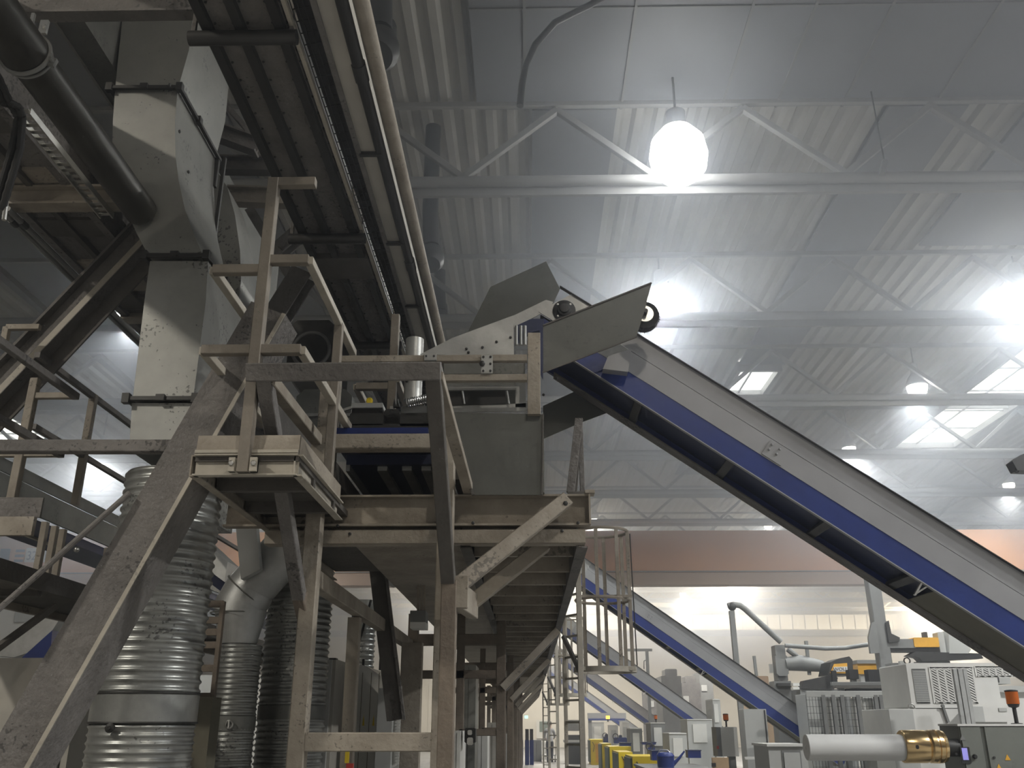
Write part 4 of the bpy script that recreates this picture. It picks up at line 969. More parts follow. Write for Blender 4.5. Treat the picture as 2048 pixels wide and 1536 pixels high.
seg(t, 'arm', 'cream', P(816, 1152, 9.5), P(843, 1185, 9.8), .025); build('end_cap', MB().sphere(P(817, 1152, 9.49), .016, 6), 'dark', t)
# ---- left far machinery seen under the gallery
t = thing('left_chute', 'pale slanted chute with a blue belly behind the tie bars at the left edge', 'chute', P(60, 1300, 12))
build('side_panel', MB().plate([P(-10, 1312, 12), P(-10, 1295, 12), P(118, 1225, 12), P(136, 1232, 12), P(92, 1300, 12), P(40, 1316, 12)], .3, (0, 1, 0)), 'galv', t); build('belly', MB().plate([P(50, 1318, 11.9), P(112, 1262, 11.9), P(108, 1318, 11.9)], .2, (0, 1, 0)), 'blue', t)
t = thing('machine_enclosure', 'white rounded machine housing far behind the left gallery', 'enclosure', at(40, 21)); floor_box(t, 'casing', 'white', -140, 1208, 110, 21, 3, .1); pbx(t, 'window_band', 'lgrey', 30, 1214, 66, 1244, 20.98, .03)
t = thing('machine_enclosure', 'white cabinet row far left under the crane, behind the ducts', 'enclosure', at(470, 30)); floor_box(t, 'casing', 'white', 380, 1350, 520, 30, 3, .03)
# ---- cabinets under the platform between the portals
for (x0, y0, x1, Y, m, lb) in [(905, 1462, 921, 9.5, 'white', 'white panel cabinet just right of the brown platform post'), (922, 1330, 952, 14, 'galvd', 'grey hopper casing behind the first row of portal posts'), (951, 1464, 975, 15.0, 'white', 'white cabinet between the second portal posts'),
        (975, 1445, 992, 19.5, 'whited', 'dusty white cabinet behind the second portal'), (1012, 1468, 1026, 26, 'white', 'white cabinet behind the third portal'), (1062, 1480, 1083, 47, 'mgrey', 'grey bin left of the walking person'), (1083, 1483, 1098, 50, 'white', 'white bin beside the walking person')]:
    t = thing('panel_cabinet', lb, 'cabinet', at((x0+x1)/2, Y)); floor_box(t, 'casing', m, x0, y0, x1, Y, .8); floor_box(t, 'seam', 'dark', (x0+x1)/2, y0+4, (x0+x1)/2+.6, Y-.004, .005)
t = thing('valve_block', 'dark valve block hanging in front of the white cabinets under the platform', 'valve', P(938, 1475, 9.6)); pbx(t, 'block', 'dark', 929, 1456, 951, 1486, 9.6, .2, .2); pbx(t, 'gauge', 'steel', 934, 1475, 946, 1490, 9.55, .04, .4); pbx(t, 'gauge', 'steel', 935, 1460, 944, 1470, 9.55, .04, .4)
for x_, lb in ((1042, 'left blue post with a dark head far under the platform'), (1054, 'middle blue post far under the platform'), (1063, 'right blue post far under the platform')):
    t = thing('blue_post', lb, 'post', at(x_, 43)); floor_box(t, 'post', 'blue', x_-4.2, 1480, x_+4.2, 43, .15); pbx(t, 'head', 'dark', x_-3.5, 1458, x_+3.5, 1480, 43, .1)
t = one('exit_sign', MB().box(P(1049, 1437, 70), P(1056, 1431, 70.1)), 'greenl', 'small glowing green sign far under the platform', 'sign')
t = thing('door', 'dark glazed door in the back wall behind the walking person', 'door', at(1088, 75.8)); pbx(t, 'frame', 'white', 1073, 1440, 1102, 1477, 75.7, .1); pbx(t, 'pane', 'green', 1079, 1443, 1099, 1464, 75.68, .03)
# ---- caged ladders
def ladder(label):
    t = thing('caged_ladder', label, 'ladder', (.6, 13, 0), 'caged ladders'); xa, xb, Y = .69, .49, 12.9
    seg(t, 'stile', 'creamlt', (xa, Y, 0), (xa, Y, 4.25), .075); seg(t, 'stile', 'creamlt', (xb, Y+.35, 0), (xb, Y+.35, 4.25), .05)
    for k in range(14): seg(t, 'rung', 'creamlt', (xa, Y, .28+k*.28), (xb, Y+.35, .28+k*.28), .028)
    c = V((1.045, 13.2, 0)); r = .385
    for z in (4.27, 3.30): build('hoop', MB().ring(c+V((0, 0, z)), (0, 0, 1), r, .022, 36, 6), 'cream', t)
    build('hoop', MB().rev(c+V((0, 0, 2.32)), (0, 0, 1), [(r-.02, 0), (r+.05, 0), (r+.05, .07), (r-.02, .07), (r-.02, 0)], 36, False), 'creamlt', t)
    for an in (-105, -60, -15, 35, 80, 130): seg(t, 'cage_bar', 'cream', c+V((math.cos(R(an))*r, math.sin(R(an))*r, 2.33)), c+V((math.cos(R(an))*r, math.sin(R(an))*r, 4.28)), .05, .02)
    seg(t, 'cross_bar', 'creamlt', (xa, Y, 2.36), (1.43, Y, 2.36), .05); seg(t, 'cross_bar', 'cream', (xa, Y, 3.32), (1.43, Y, 3.32), .035)
    build('cord', MB().tube([(1.44, 12.95, 4.2), (1.46, 12.95, 2.4)], .008, 6), 'dark', t)
    seg(t, 'stay', 'dust', (.47, Y+.2, 2.80), (.69, Y, 2.30), .05)
    return t
l1 = ladder('caged access ladder at the right end of the platform, nearest')
dup(l1, (.0, 11.4, 0), 'caged access ladder second in the row, seen just behind the nearest one')
dup(l1, (.0, 22.8, 0), 'caged access ladder farthest in the row beside the portal posts')
# ---- white roller with brass collar, control cabinet and signal lamp
Yr = 10.0; z0 = P(1700, 1495, Yr).z; xa, xb = P(1612, 1495, Yr).x, P(1812, 1495, Yr).x
t = thing('roller', 'white roller with a polished brass collar held by the control cabinet', 'roller', (xb, Yr, z0-.16))
build('roll', MB().rev((xa, Yr, z0), (1, 0, 0), [(.02, .004), (.022, 0), (.118, 0), (.125, .006), (.125, xb-xa+.05)], 40), 'rollw', t)
g0 = P(1803, 1490, Yr).x-xb; g1 = P(1851, 1490, Yr).x-xb; g2 = P(1857, 1490, Yr).x-xb; g3 = P(1886, 1490, Yr).x-xb
build('collar', MB().rev((xb, Yr, z0+.01), (1, 0, 0), [(.128, g0), (.150, g0), (.157, g0+.01), (.157, g1-.01), (.145, g1), (.140, g1+.012), (.157, g2), (.160, g2+.04), (.148, g2+.045), (.148, g2+.06), (.160, g2+.065), (.160, g2+.095), (.150, g2+.10), (.150, g2+.11), (.157, g2+.115), (.150, g3), (.05, g3)], 48), 'gold', t)
build('shaft', MB().rev((xb+g3-.01, Yr, z0), (1, 0, 0), [(.085, 0), (.085, .155)], 24), 'dark', t)
pbx(t, 'collar_hole', 'dark', 1832, 1490, 1838, 1498, Yr-.165, .02, .5)
seg(t, 'support', 'lgrey', (P(1748, 1520, Yr).x, Yr+.05, 0), (P(1748, 1520, Yr).x, Yr+.05, z0-.12), .07)
Yk = 9.93; xk = xb+g3+.15
t = thing('control_cabinet', 'grey-green control cabinet with a small lilac screen in the bottom right corner', 'cabinet', (xk+.4, Yk, 0))
zk = P(1960, 1452, Yk).z; xe = P(2075, 1460, Yk).x
build('body', MB().box((xk, Yk, 0), (xe, Yk+.45, zk), .01), 'cab', t); build('top_edge', MB().box((xk-.012, Yk-.02, zk), (xe, Yk+.45, zk+.02)), 'white', t)
xs1, xs2 = P(1962, 1480, Yk).x, P(1971, 1480, Yk).x
build('door', MB().box((xk+.01, Yk-.02, .1), (xs1, Yk-.001, zk-.01), .01), 'cab', t); d2 = build('door', MB().box((xs2, Yk-.02, .1), (xe, Yk-.001, zk-.01), .01), 'cab', t)
pbx(t, 'screen_frame', 'dark', 1922, 1494, 1941, 1527, Yk-.028, .01, .1); pbx(t, 'screen', 'screen', 1925, 1496, 1936, 1520, Yk-.032, .006)
kk = MB().rev(P(1949, 1513, Yk-.02), (0, -1, 0), [(.022, 0), (.022, .02), (.015, .03)], 16); build('knob', kk, 'dark', t)
for q in ((1912, 1508), (1988, 1515)): build('lock', MB().rev(P(*q, Yk-.02), (0, -1, 0), [(.012, 0), (.012, .01)], 10), 'dark', t)
for q, m in (((1925, 1475), 'mgrey'), ((2015, 1515), 'amber'), ((1998, 1534), 'amber')):
    c = P(*q, Yk-.022); build('warning_sticker', MB().plate([c+V((-.028, 0, -.025)), c+V((.028, 0, -.025)), c+V((0, 0, .03))], .003, (0, 1, 0)), m, t)
def signal(px, y0, y1, y2, Y, r, lb, mt='amberl', ym=None):
    a = P(px, y2, Y)+V((0, 0, .004)); b_ = P(px, y1, Y); c = P(px, y0, Y)
    t = thing('signal_lamp', lb, 'signal lamp', a); h = b_.z-a.z
    build('pole', MB().rev(a, (0, 0, 1), [(r*.9, 0), (r*.9, .008), (r*.32, .012), (r*.32, h*.8), (r*.8, h*.86), (r*.95, h)], 18), 'dark', t)
    build('lens', MB().rev((a.x, Y, b_.z), (0, 0, 1), [(r, 0), (r, c.z-b_.z-.01)], 24), mt, t); build('cap', MB().rev((a.x, Y, c.z-.012), (0, 0, 1), [(r*1.05, 0), (r*1.05, .012), (r*.6, .02)], 24), 'dark', t); return t
signal(2034, 1381, 1408, 1449, Yk+.2, .062, 'orange and black signal lamp standing on the control cabinet')
signal(1453, 1428, 1440, 1455, 20.2, .055, 'brown signal lamp on the light grey cabinet left of the conveyor foot')
signal(1312, 1430, 1438, 1447, 30.5, .05, 'small dark signal lamp beside the foot of a far conveyor')
signal(1216, 1431, 1438, 1444, 46, .09, 'glowing amber signal lamp far back above the yellow blocks', 'amberon')
# ---- perforated white machine right
Yp = 12.7
t = thing('perforated_cabinet', 'white ventilated cabinet with slanted slot rows behind the control cabinet', 'cabinet', at(1880, Yp))
a, b_ = P(1812, 1330, Yp), P(1990, 1330, Yp); zt = P(1850, 1326, Yp).z; zm_ = P(1850, 1416, Yp).z
build('hood', MB().box((a.x, Yp, zm_), (b_.x, Yp+1.0, zt), .06), 'white', t)
xl = P(1800, 1330, Yp).x
build('lower_body', MB().box((a.x-.32, Yp-.05, 0), (b_.x, Yp+1.0, zm_-.01), .01), 'white', t); build('left_panel', MB().box((a.x-.33, Yp-.06, 0), (a.x-.02, Yp-.05, zm_-.02)), 'lgrey', t)
def louvre(par, x0, z0, x1, z1, Y, cols, pitch, m='white'):     # dark opening behind slanted slats
    build('vent_back', MB().box((x0, Y-.004, z0), (x1, Y-.001, z1)), 'dark', par)
    lv = MB(); cw = (x1-x0)/cols
    for c_ in range(cols+1): lv.bar((x0+c_*cw, Y-.007, z0-.006), (x0+c_*cw, Y-.007, z1+.006), cw*.30, .006, (0, 1, 0), 0)
    k = z0-cw*.3
    while k < z1+cw*.1:
        for c_ in range(cols): lv.bar((x0+c_*cw+cw*.1, Y-.007, min(k+cw*.45, z1)), (x0+(c_+1)*cw-cw*.1, Y-.007, max(k, z0)), .006, pitch*.5, (0, 0, 1), 0)
        k += pitch
    lv.bar((x0, Y-.007, z0), (x1, Y-.007, z0), .014, .006, (0, 1, 0), 0).bar((x0, Y-.007, z1), (x1, Y-.007, z1), .014, .006, (0, 1, 0), 0)
    build('louvre', lv, m, par)
louvre(t, a.x+.30, zt-.50, a.x+.86, zt-.06, Yp, 6, .034)
louvre(t, a.x+.07, zt-.50, a.x+.24, zt-.08, Yp, 9, .022, 'lgrey')
louvre(t, a.x+.90, zt-.17, a.x+1.42, zt-.05, Yp, 6, .030)
build('eye_bolt', MB().ring((a.x+.1, Yp+.2, zt+.04), (0, 1, 0), .04, .009, 18, 6), 'dark', t); build('eye_bolt', MB().ring((a.x-.02, Yp-.03, zm_+.01), (0, 1, 0), .04, .009, 18, 6), 'steel', t)
kk = MB().rev(P(1884, 1412, Yp-.06), (0, -1, 0), [(.02, 0), (.02, .04)], 12).bar(P(1886, 1414, Yp-.07), P(1897, 1445, Yp-.07), .03, .03); build('handle', kk, 'mgrey', t)
t = thing('profile_post', 'pair of bright aluminium profile posts before the ventilated cabinet', 'post', at(1930, 12)); 
for x_, w_ in ((1918, .05), (1928, .06), (1938, .05)): seg(t, 'profile', 'galv', (P(x_, 1400, 12).x, 12, 0), (P(x_, 1400, 12).x-.0, 12, P(x_, 1338, 12).z), w_)
t = thing('machine_enclosure', 'white sloping machine cover with a slotted band at the right edge', 'enclosure', at(2000, 13.9))
floor_box(t, 'casing', 'white', 1935, 1372, 2120, 13.9, 2, .02); pbx(t, 'band', 'lgrey', 1932, 1346, 2020, 1368, 13.9, .5); pbx(t, 'top_rail', 'white', 1932, 1342, 2030, 1347, 13.85, .6); pbx(t, 'ledge', 'lgrey', 1940, 1372, 2120, 1384, 13.8, .3, .1)
louvre(t, P(1938, 1360, 13.89).x, P(1938, 1366, 13.89).z, P(1985, 1360, 13.89).x, P(1938, 1350, 13.89).z, 13.89, 5, .028)
pbx(t, 'vent', 'dark', 1988, 1350, 1998, 1365, 13.88, .02)
t = thing('junction_box', 'small white junction box with a faint label beside the signal lamp', 'box', at(2000, 13)); pbx(t, 'box', 'white', 1968, 1413, 2040, 1444, 12.4, .2, .05); pbx(t, 'side', 'lgrey', 1948, 1413, 1968, 1444, 12.4, .2, .03); pbx(t, 'label', 'lgrey', 1998, 1416, 2014, 1423, 12.39, .008)
# ---- fence, grey cabinets at the foot of the second conveyor
Yf = 17.2
t = thing('mesh_fence', 'grey wire mesh safety fence behind the white roller', 'fence', at(1720, Yf))
for x_ in (1652, 1672, 1690, 1722, 1758, 1768, 1800): seg(t, 'post', 'mgrey', at(x_, Yf), (P(x_, 1450, Yf).x, Yf, P(x_, 1390, Yf).z), .07)
a, b_ = P(1612, 1388, Yf), P(1812, 1388, Yf); seg(t, 'top_rail', 'lgrey', (a.x, Yf, a.z), (b_.x, Yf, a.z), .06, .1); seg(t, 'cable_duct', 'mgrey', (P(1670, 1372, Yf).x, Yf+.2, a.z+.18), (b_.x, Yf+.2, a.z+.18), .1, .06)
fm = MB(); x_ = a.x
while x_ < b_.x: fm.bar((x_, Yf+.03, .2), (x_, Yf+.03, a.z), .006); x_ += .055
z_ = .3
while z_ < a.z: fm.bar((a.x, Yf+.035, z_), (b_.x, Yf+.035, z_), .006); z_ += .11
build('mesh', fm, 'dark', t)
for x0, x1 in ((1655, 1668), (1676, 1688), (1705, 1718), (1728, 1750), (1775, 1806)): pbx(t, 'screen_panel', 'white', x0, 1396, x1, 1470, Yf+.12, .02)
t = thing('round_sign', 'white round sign with a red ring on the mesh fence', 'sign', P(1791, 1421, Yf-.06)); c = P(1791, 1420, Yf-.05); build('disc', MB().rev(c, (0, -1, 0), [(.12, 0), (.12, .01)], 30), 'white', t); build('ring', MB().ring(c+V((0, -.014, 0)), (0, 1, 0), .10, .014, 32, 6), 'red', t); build('figure', MB().bar(c+V((0, -.015, -.08)), c+V((0, -.015, .05)), .02).bar(c+V((-.05, -.015, .0)), c+V((.05, -.015, 0)), .02), 'dark', t)
t = thing('end_cabinet', 'light grey cabinet at the foot of the second inclined conveyor', 'cabinet', at(1628, 18.6)); floor_box(t, 'casing', 'lgrey', 1613, 1388, 1645, 18.6, .8); floor_box(t, 'corner_post', 'mgrey', 1643, 1386, 1650, 18.5, .1)
t = thing('grey_cabinet', 'tall light grey panel cabinet left of the recessed box', 'cabinet', at(1510, 19)); floor_box(t, 'casing', 'lgrey', 1487, 1418, 1532, 18.9, .45); floor_box(t, 'seam', 'dark', 1528, 1420, 1530, 18.88, .02); pbx(t, 'rail', 'white', 1490, 1514, 1535, 1519, 16.5, .06, .3); pbx(t, 'rail_post', 'white', 1530, 1505, 1536, 1536, 16.5, .06, .3)
t = thing('recessed_box', 'grey box with a recessed front at the bottom edge left of the white roller', 'box', at(1575, 12.5)); floor_box(t, 'casing', 'lgrey', 1536, 1492, 1613, 12.5, .8); pbx(t, 'frame', 'white', 1534, 1488, 1615, 1493, 12.45, .85); pbx(t, 'recess', 'mgrey', 1566, 1500, 1604, 1560, 12.49, .01); pbx(t, 'door', 'lgrey', 1570, 1505, 1602, 1560, 12.48, .01)
t = thing('light_cabinet', 'light grey cabinet carrying a brown signal lamp', 'cabinet', at(1457, 20)); pbx(t, 'casing', 'white', 1443, 1454, 1476, 1513, 20, .5, .02); pbx(t, 'side', 'mgrey', 1434, 1454, 1443, 1513, 20, .5); seg(t, 'leg', 'mgrey', at(1458, 20.2), (P(1458, 1450, 20.2).x, 20.2, P(1458, 1513, 20).z), .15); pbx(t, 'button', 'red', 1434, 1492, 1438, 1498, 19.95, .05)
t = thing('tan_board', 'tan wooden board standing at the bottom edge below the light cabinet', 'board', at(1440, 17.5)); floor_box(t, 'board', 'tan', 1424, 1515, 1457, 17.5, .06); pbx(t, 'clip', 'dark', 1424, 1526, 1432, 1534, 17.45, .05)
for (x0, y0, x1, Y, m, lb) in [(1338, 1468, 1373, 24, 'lgrey', 'grey doorway shaped machine cabinet below the third conveyor'), (1374, 1440, 1424, 27, 'lgrey', 'wide light grey machine panel behind the third conveyor'), (1301, 1447, 1330, 29, 'mgrey', 'grey panel cabinet with a hose left of the doorway shaped cabinet'),
        (1260, 1458, 1284, 33, 'mgrey', 'grey box cabinet above the yellow blocks'), (1220, 1452, 1236, 40, 'white', 'white cabinet frame above the yellow blocks'), (1244, 1446, 1258, 41, 'white', 'pale cabinet right of the white cabinet frame'), (1182, 1445, 1208, 58, 'lgrey', 'light grey wall section under the far blue edged portal'), (1425, 1400, 1440, 29.6, 'lgrey', 'narrow cabinet at the foot of the third inclined conveyor')]:
    t = thing('machine_cabinet', lb, 'cabinet', at((x0+x1)/2, Y)); floor_box(t, 'casing', m, x0, y0, x1, Y, 1.2)
    w_ = x1-x0; pbx(t, 'door', 'white' if m != 'white' else 'lgrey', x0+w_*.25, y0+8, x1-w_*.2, y0+45, Y-.03, .03); pbx(t, 'top_edge', 'white', x0, y0-2, x1, y0, Y-.02, 1.2)
t = thing('far_portal', 'low grey portal with a blue lower edge far back above the yellow blocks', 'portal', at(1212, 55)); pbx(t, 'beam', 'panel', 1176, 1426, 1252, 1437, 55, .6); pbx(t, 'edge', 'blue', 1177, 1437, 1250, 1441, 54.95, .6); seg(t, 'leg', 'mgrey', at(1180, 55.2), (P(1180, 1450, 55.2).x, 55.2, P(1180, 1437, 55).z), .2)
# yellow barrier blocks
for i, (x0, y0, x1, Y, lb) in enumerate([(1181, 1479, 1208, 43, 'yellow barrier block, farthest of the row'), (1204, 1487, 1222, 35, 'yellow barrier block, second farthest of the row'), (1219, 1493, 1262, 30, 'yellow barrier block in the middle of the row'), (1237, 1504, 1265, 25.5, 'grey fronted yellow barrier block, second nearest'), (1265, 1513, 1318, 21, 'yellow barrier block at the bottom edge, nearest')]):
    t = thing('barrier_block', lb, 'barrier', at((x0+x1)/2, Y), 'yellow barrier blocks'); a, b_ = P(x0, y0, Y), P(x1, y0, Y)
    build('block', MB().box((a.x, Y, 0), (b_.x, Y+1.6, a.z), .02), 'yellow', t); build('side_plate', MB().box((a.x-.04, Y+.1, .1), (a.x-.001, Y+1.5, a.z-.04)), 'green', t)
    build('recess', MB().box((a.x+(b_.x-a.x)*.35, Y-.012, .1), (b_.x-.08, Y-.001, a.z-.16)), 'amber', t); build('lever', MB().tube([(a.x+.08, Y-.03, a.z-.1), (a.x+.16, Y-.04, a.z-.25), (a.x+.1, Y-.03, a.z-.5)], .012, 6), 'dark', t)
# workbench with watering can and boxes
t = thing('workbench', 'grey workbench behind the yellow blocks carrying a blue can', 'bench', at(1390, 19)); zb = P(1340, 1536, 18.2).z
build('top', MB().box((P(1290, 1530, 18.2).x, 17.6, zb-.04), (P(1425, 1530, 18.2).x, 20.2, zb)), 'mgrey', t)
for x_, y_ in ((1296, 17.7), (1420, 17.7), (1296, 20.1), (1420, 20.1)): seg(t, 'leg', 'mgrey', (P(x_, 1530, 18.2).x, y_, 0), (P(x_, 1530, 18.2).x, y_, zb-.02), .06)
c = V((P(1332, 1536, 18.4).x, 18.4, zb)); t = thing('watering_can', 'dark blue watering can with a long spout on the workbench', 'watering can', c)
hc = P(1332, 1504, 18.4).z-zb; rc = .15
build('body', MB().rev(c, (0, 0, 1), [(rc, 0), (rc*1.05, hc*.15), (rc*1.05, hc*.7), (rc*1.12, hc*.72), (rc*1.1, hc*.78), (rc*.85, hc*.95), (rc*.4, hc)], 28), 'blue', t)
build('spout', MB().tube([c+V((rc*.9, 0, hc*.2)), c+V((rc*1.7, 0, hc*.6)), c+V((rc*2.4, 0, hc*1.05))], [.04, .025, .015], 12), 'blue', t)
build('handle', MB().tube([c+V((-rc, 0, hc*.8)), c+V((-rc*.6, 0, hc*1.15)), c+V((rc*.3, 0, hc*1.12)), c+V((rc*.7, 0, hc*.9))], .014, 8), 'steel', t)
for (x0, y0, x1, y1, Y, lb) in [(1304, 1503, 1320, 1521, 19.6, 'blue box left of the watering can'), (1376, 1502, 1402, 1516, 19.6, 'blue box right of the doorway shaped cabinet'), (1240, 1487, 1262, 1492, 30.6, 'blue box on the middle yellow block'), (1284, 1486, 1312, 1489, 28.6, 'dark blue box behind the blue can')]:
    t = thing('blue_box', lb, 'box', P((x0+x1)/2, y1, Y)); pbx(t, 'box', 'blue', x0, y0, x1, y1, Y, .3); pbx(t, 'lid', 'navy', x0-1, y0-2, x1+1, y0, Y-.01, .32)
for (x0, y0, x1, y1, Y, lb) in [(1207, 1468, 1219, 1488, 42, 'blue machine valve above the far yellow block'), (1228, 1470, 1254, 1487, 38, 'blue pump unit above the second yellow block'), (1296, 1490, 1310, 1500, 28.5, 'small blue valve unit near the blue can')]:
    t = thing('pump_unit', lb, 'pump', P((x0+x1)/2, y1, Y)); pbx(t, 'body', 'blue', x0, y0+5, x1, y1, Y, .4, .3); xm = (x0+x1)/2; pbx(t, 'head', 'navy', xm-3, y0, xm+3, y0+6, Y+.1, .15, .4); build('wheel', MB().ring(P(x0+3, y0+3, Y), (0, 1, 0), .1, .02, 16, 6), 'dark', t)
# ---- robots and far machines above the fence
Yb = 24.0
t = thing('gooseneck_post', 'tall grey gooseneck post with a hose arm rising above the conveyors', 'post', at(1475, Yb+1)); seg(t, 'post', 'mgrey', (P(1477, 1340, Yb).x, Yb, 0), P(1463, 1222, Yb), .13, .13)
build('arm', MB().tube([P(1456, 1212, Yb), P(1466, 1209, Yb), P(1480, 1211, Yb), P(1490, 1218, Yb), P(1530, 1255, Yb), P(1562, 1284, Yb)], .075, 12), 'mgrey', t); build('head', MB().sphere(P(1464, 1213, Yb), .11, 8), 'dark', t)
t = thing('hose', 'sagging grey hose between the gooseneck and the tall robot column', 'hose', P(1650, 1300, Yb)); build('hose', MB().tube([P(1570, 1291, Yb), P(1610, 1294, Yb), P(1650, 1297, Yb), P(1690, 1296, Yb), P(1738, 1289, Yb)], .055, 10), 'mgrey', t)
t = thing('robot', 'grey robot with an arm reaching right under the gooseneck hose', 'robot', at(1565, Yb+.5)); Y = Yb+.3
floor_box(t, 'pedestal', 'mgrey', 1548, 1362, 1582, Y, .5); pbx(t, 'column', 'mgrey', 1553, 1290, 1573, 1362, Y, .4, .15); pbx(t, 'shoulder', 'mgrey', 1552, 1308, 1576, 1352, Y-.1, .3, .4)
build('arm', MB().tube([P(1570, 1328, Y), P(1600, 1326, Y), P(1640, 1332, Y), P(1668, 1345, Y)], [.16, .2, .15, .12], 14), 'mgrey', t); build('strut', MB().tube([P(1575, 1298, Y), P(1610, 1326, Y)], .07, 10), 'mgrey', t); pbx(t, 'cable_pack', 'dark', 1556, 1366, 1588, 1372, Y-.2, .3)
seg(t, 'lance', 'mgrey', P(1612, 1282, Y), P(1619, 1350, Y), .08); seg(t, 'lance', 'mgrey', P(1508, 1312, Y), P(1513, 1352, Y), .07); pbx(t, 'plate', 'white', 1539, 1328, 1552, 1346, Y+.3, .05)
t = thing('machine_cover', 'black hooded machine cover with a yellow plate reading WOLL', 'machine', at(1670, Yb+.4)); Y = Yb-.6
build('hood', MB().plate([P(1646, 1352, Y), P(1652, 1326, Y), P(1668, 1319, Y), P(1688, 1315, Y), P(1694, 1322, Y), P(1696, 1352, Y)], .8, (0, 1, 0)), 'dark', t)
pp = build('plate', MB().plate([P(1660, 1346, Y-.42), P(1668, 1328, Y-.42), P(1694, 1326, Y-.42), P(1695, 1347, Y-.42)], .02, (0, 1, 0)), 'amber', t)
lb_ = build('label', MB().plate([P(1666, 1344, Y-.44), P(1668, 1334, Y-.44), P(1694.5, 1333, Y-.44), P(1695, 1343, Y-.44)], .012, (0, 1, 0)), 'white', t)
text_on('WOLL', .105, P(1681, 1338.5, Y-.452), (1, 0, .03), (0, 0, 1), 'ink', t, 1.15)
build('sheet', MB().plate([P(1598, 1378, Y-.3), P(1604, 1362, Y-.3), P(1662, 1350, Y-.3), P(1672, 1356, Y-.3), P(1664, 1380, Y-.3)], .3, (0, 1, 0)), 'dark', t); floor_box(t, 'base', 'mgrey', 1600, 1378, 1700, Y-.4, .8); pbx(t, 'head', 'rubber', 1665, 1341, 1674, 1367, Y-.7, .1, .1)
pbx(t, 'nozzle', 'white', 1586, 1366, 1599, 1372, Y-.4, .2); pbx(t, 'nozzle', 'white', 1586, 1374, 1599, 1379, Y-.4, .2)
t = thing('robot_column', 'tall square grey column with a side plate carrying the yellow robot arm', 'column', at(1775, Yb)); Y = Yb-.8
seg(t, 'column', 'mgrey', (P(1782, 1400, Y).x, Y, 0), P(1739, 1130, Y), .30, .30); build('side_plate', MB().plate([P(1736, 1275, Y-.2), P(1742, 1246, Y-.2), P(1750, 1243, Y-.2), P(1758, 1306, Y-.2), P(1740, 1307, Y-.2)], .1, (0, 1, 0)), 'mgrey', t)
build('bracket', MB().plate([P(1768, 1246, Y-.1), P(1774, 1242, Y-.1), P(1779, 1268, Y-.1), P(1796, 1276, Y-.1), P(1795, 1284, Y-.1), P(1774, 1286, Y-.1)], .25, (0, 1, 0)), 'dark', t)
t = thing('yellow_robot', 'yellow and grey robot stretched out right of the tall column', 'robot', P(1830, 1300, Y)); pbx(t, 'arm', 'mgrey', 1778, 1278, 1832, 1296, Y-.15, .35, .2); pbx(t, 'arm_end', 'amber', 1828, 1275, 1878, 1294, Y-.18, .4, .15); pbx(t, 'lower_rail', 'dark', 1780, 1293, 1880, 1304, Y-.1, .3, .2); pbx(t, 'motor', 'dark', 1848, 1264, 1855, 1276, Y, .15, .2); pbx(t, 'flange', 'lgrey', 1878, 1264, 1890, 1306, Y-.1, .3, .2)
build('cover', MB().plate([P(1890, 1262, Y), P(1905, 1270, Y), P(1935, 1300, Y), P(1930, 1308, Y), P(1892, 1308, Y)], .4, (0, 1, 0)), 'lgrey', t); build('gripper', MB().plate([P(1812, 1312, Y), P(1826, 1304, Y), P(1955, 1308, Y), P(1960, 1318, Y), P(1840, 1324, Y), P(1832, 1316, Y)], .35, (0, 1, 0)), 'dark', t); floor_box(t, 'pedestal', 'mgrey', 1840, 1322, 1900, Y, .4)
t = thing('yellow_tank', 'yellow box with a dark lid beside the tall column', 'box', P(1737, 1350, Yb)); pbx(t, 'box', 'amber', 1716, 1326, 1760, 1348, Yb+.6, .5); pbx(t, 'lid', 'mgrey', 1714, 1320, 1762, 1327, Yb+.55, .6); floor_box(t, 'stand', 'lgrey', 1720, 1348, 1756, Yb+.65, .4)
t = thing('black_screen', 'black monitor box in front of the tall column', 'monitor', P(1757, 1372, 21)); pbx(t, 'box', 'rubber', 1737, 1339, 1779, 1364, 21, .25); floor_box(t, 'stand', 'mgrey', 1750, 1364, 1768, 21.05, .15)
t = thing('black_screen', 'smaller black box left of the yellow box', 'monitor', P(1708, 1372, 21.4)); pbx(t, 'box', 'rubber', 1699, 1339, 1717, 1358, 21.4, .25); floor_box(t, 'stand', 'mgrey', 1703, 1358, 1713, 21.45, .12)
t = thing('clutter_beam', 'dirty steel bridge with fittings just above the mesh fence', 'beam', P(1740, 1375, 19.5)); pbx(t, 'beam', 'dustdk', 1672, 1371, 1806, 1376, 19.5, .2); pbx(t, 'beam', 'dark', 1692, 1377, 1806, 1385, 19.6, .3); pbx(t, 'fitting', 'amber', 1788, 1376, 1797, 1384, 19.45, .1); seg(t, 'post', 'mgrey', at(1690, 19.7), (P(1690, 1450, 19.7).x, 19.7, P(1690, 1371, 19.5).z), .12); seg(t, 'post', 'mgrey', at(1800, 19.7), (P(1800, 1450, 19.7).x, 19.7, P(1800, 1371, 19.5).z), .12)
t = thing('end_cabinet', 'grey tall plate post right of the tall robot column', 'cabinet', at(1800, 18.2)); floor_box(t, 'casing', 'mgrey', 1782, 1326, 1806, 18.2, .3); floor_box(t, 'edge', 'lgrey', 1800, 1322, 1808, 18.1, .1)
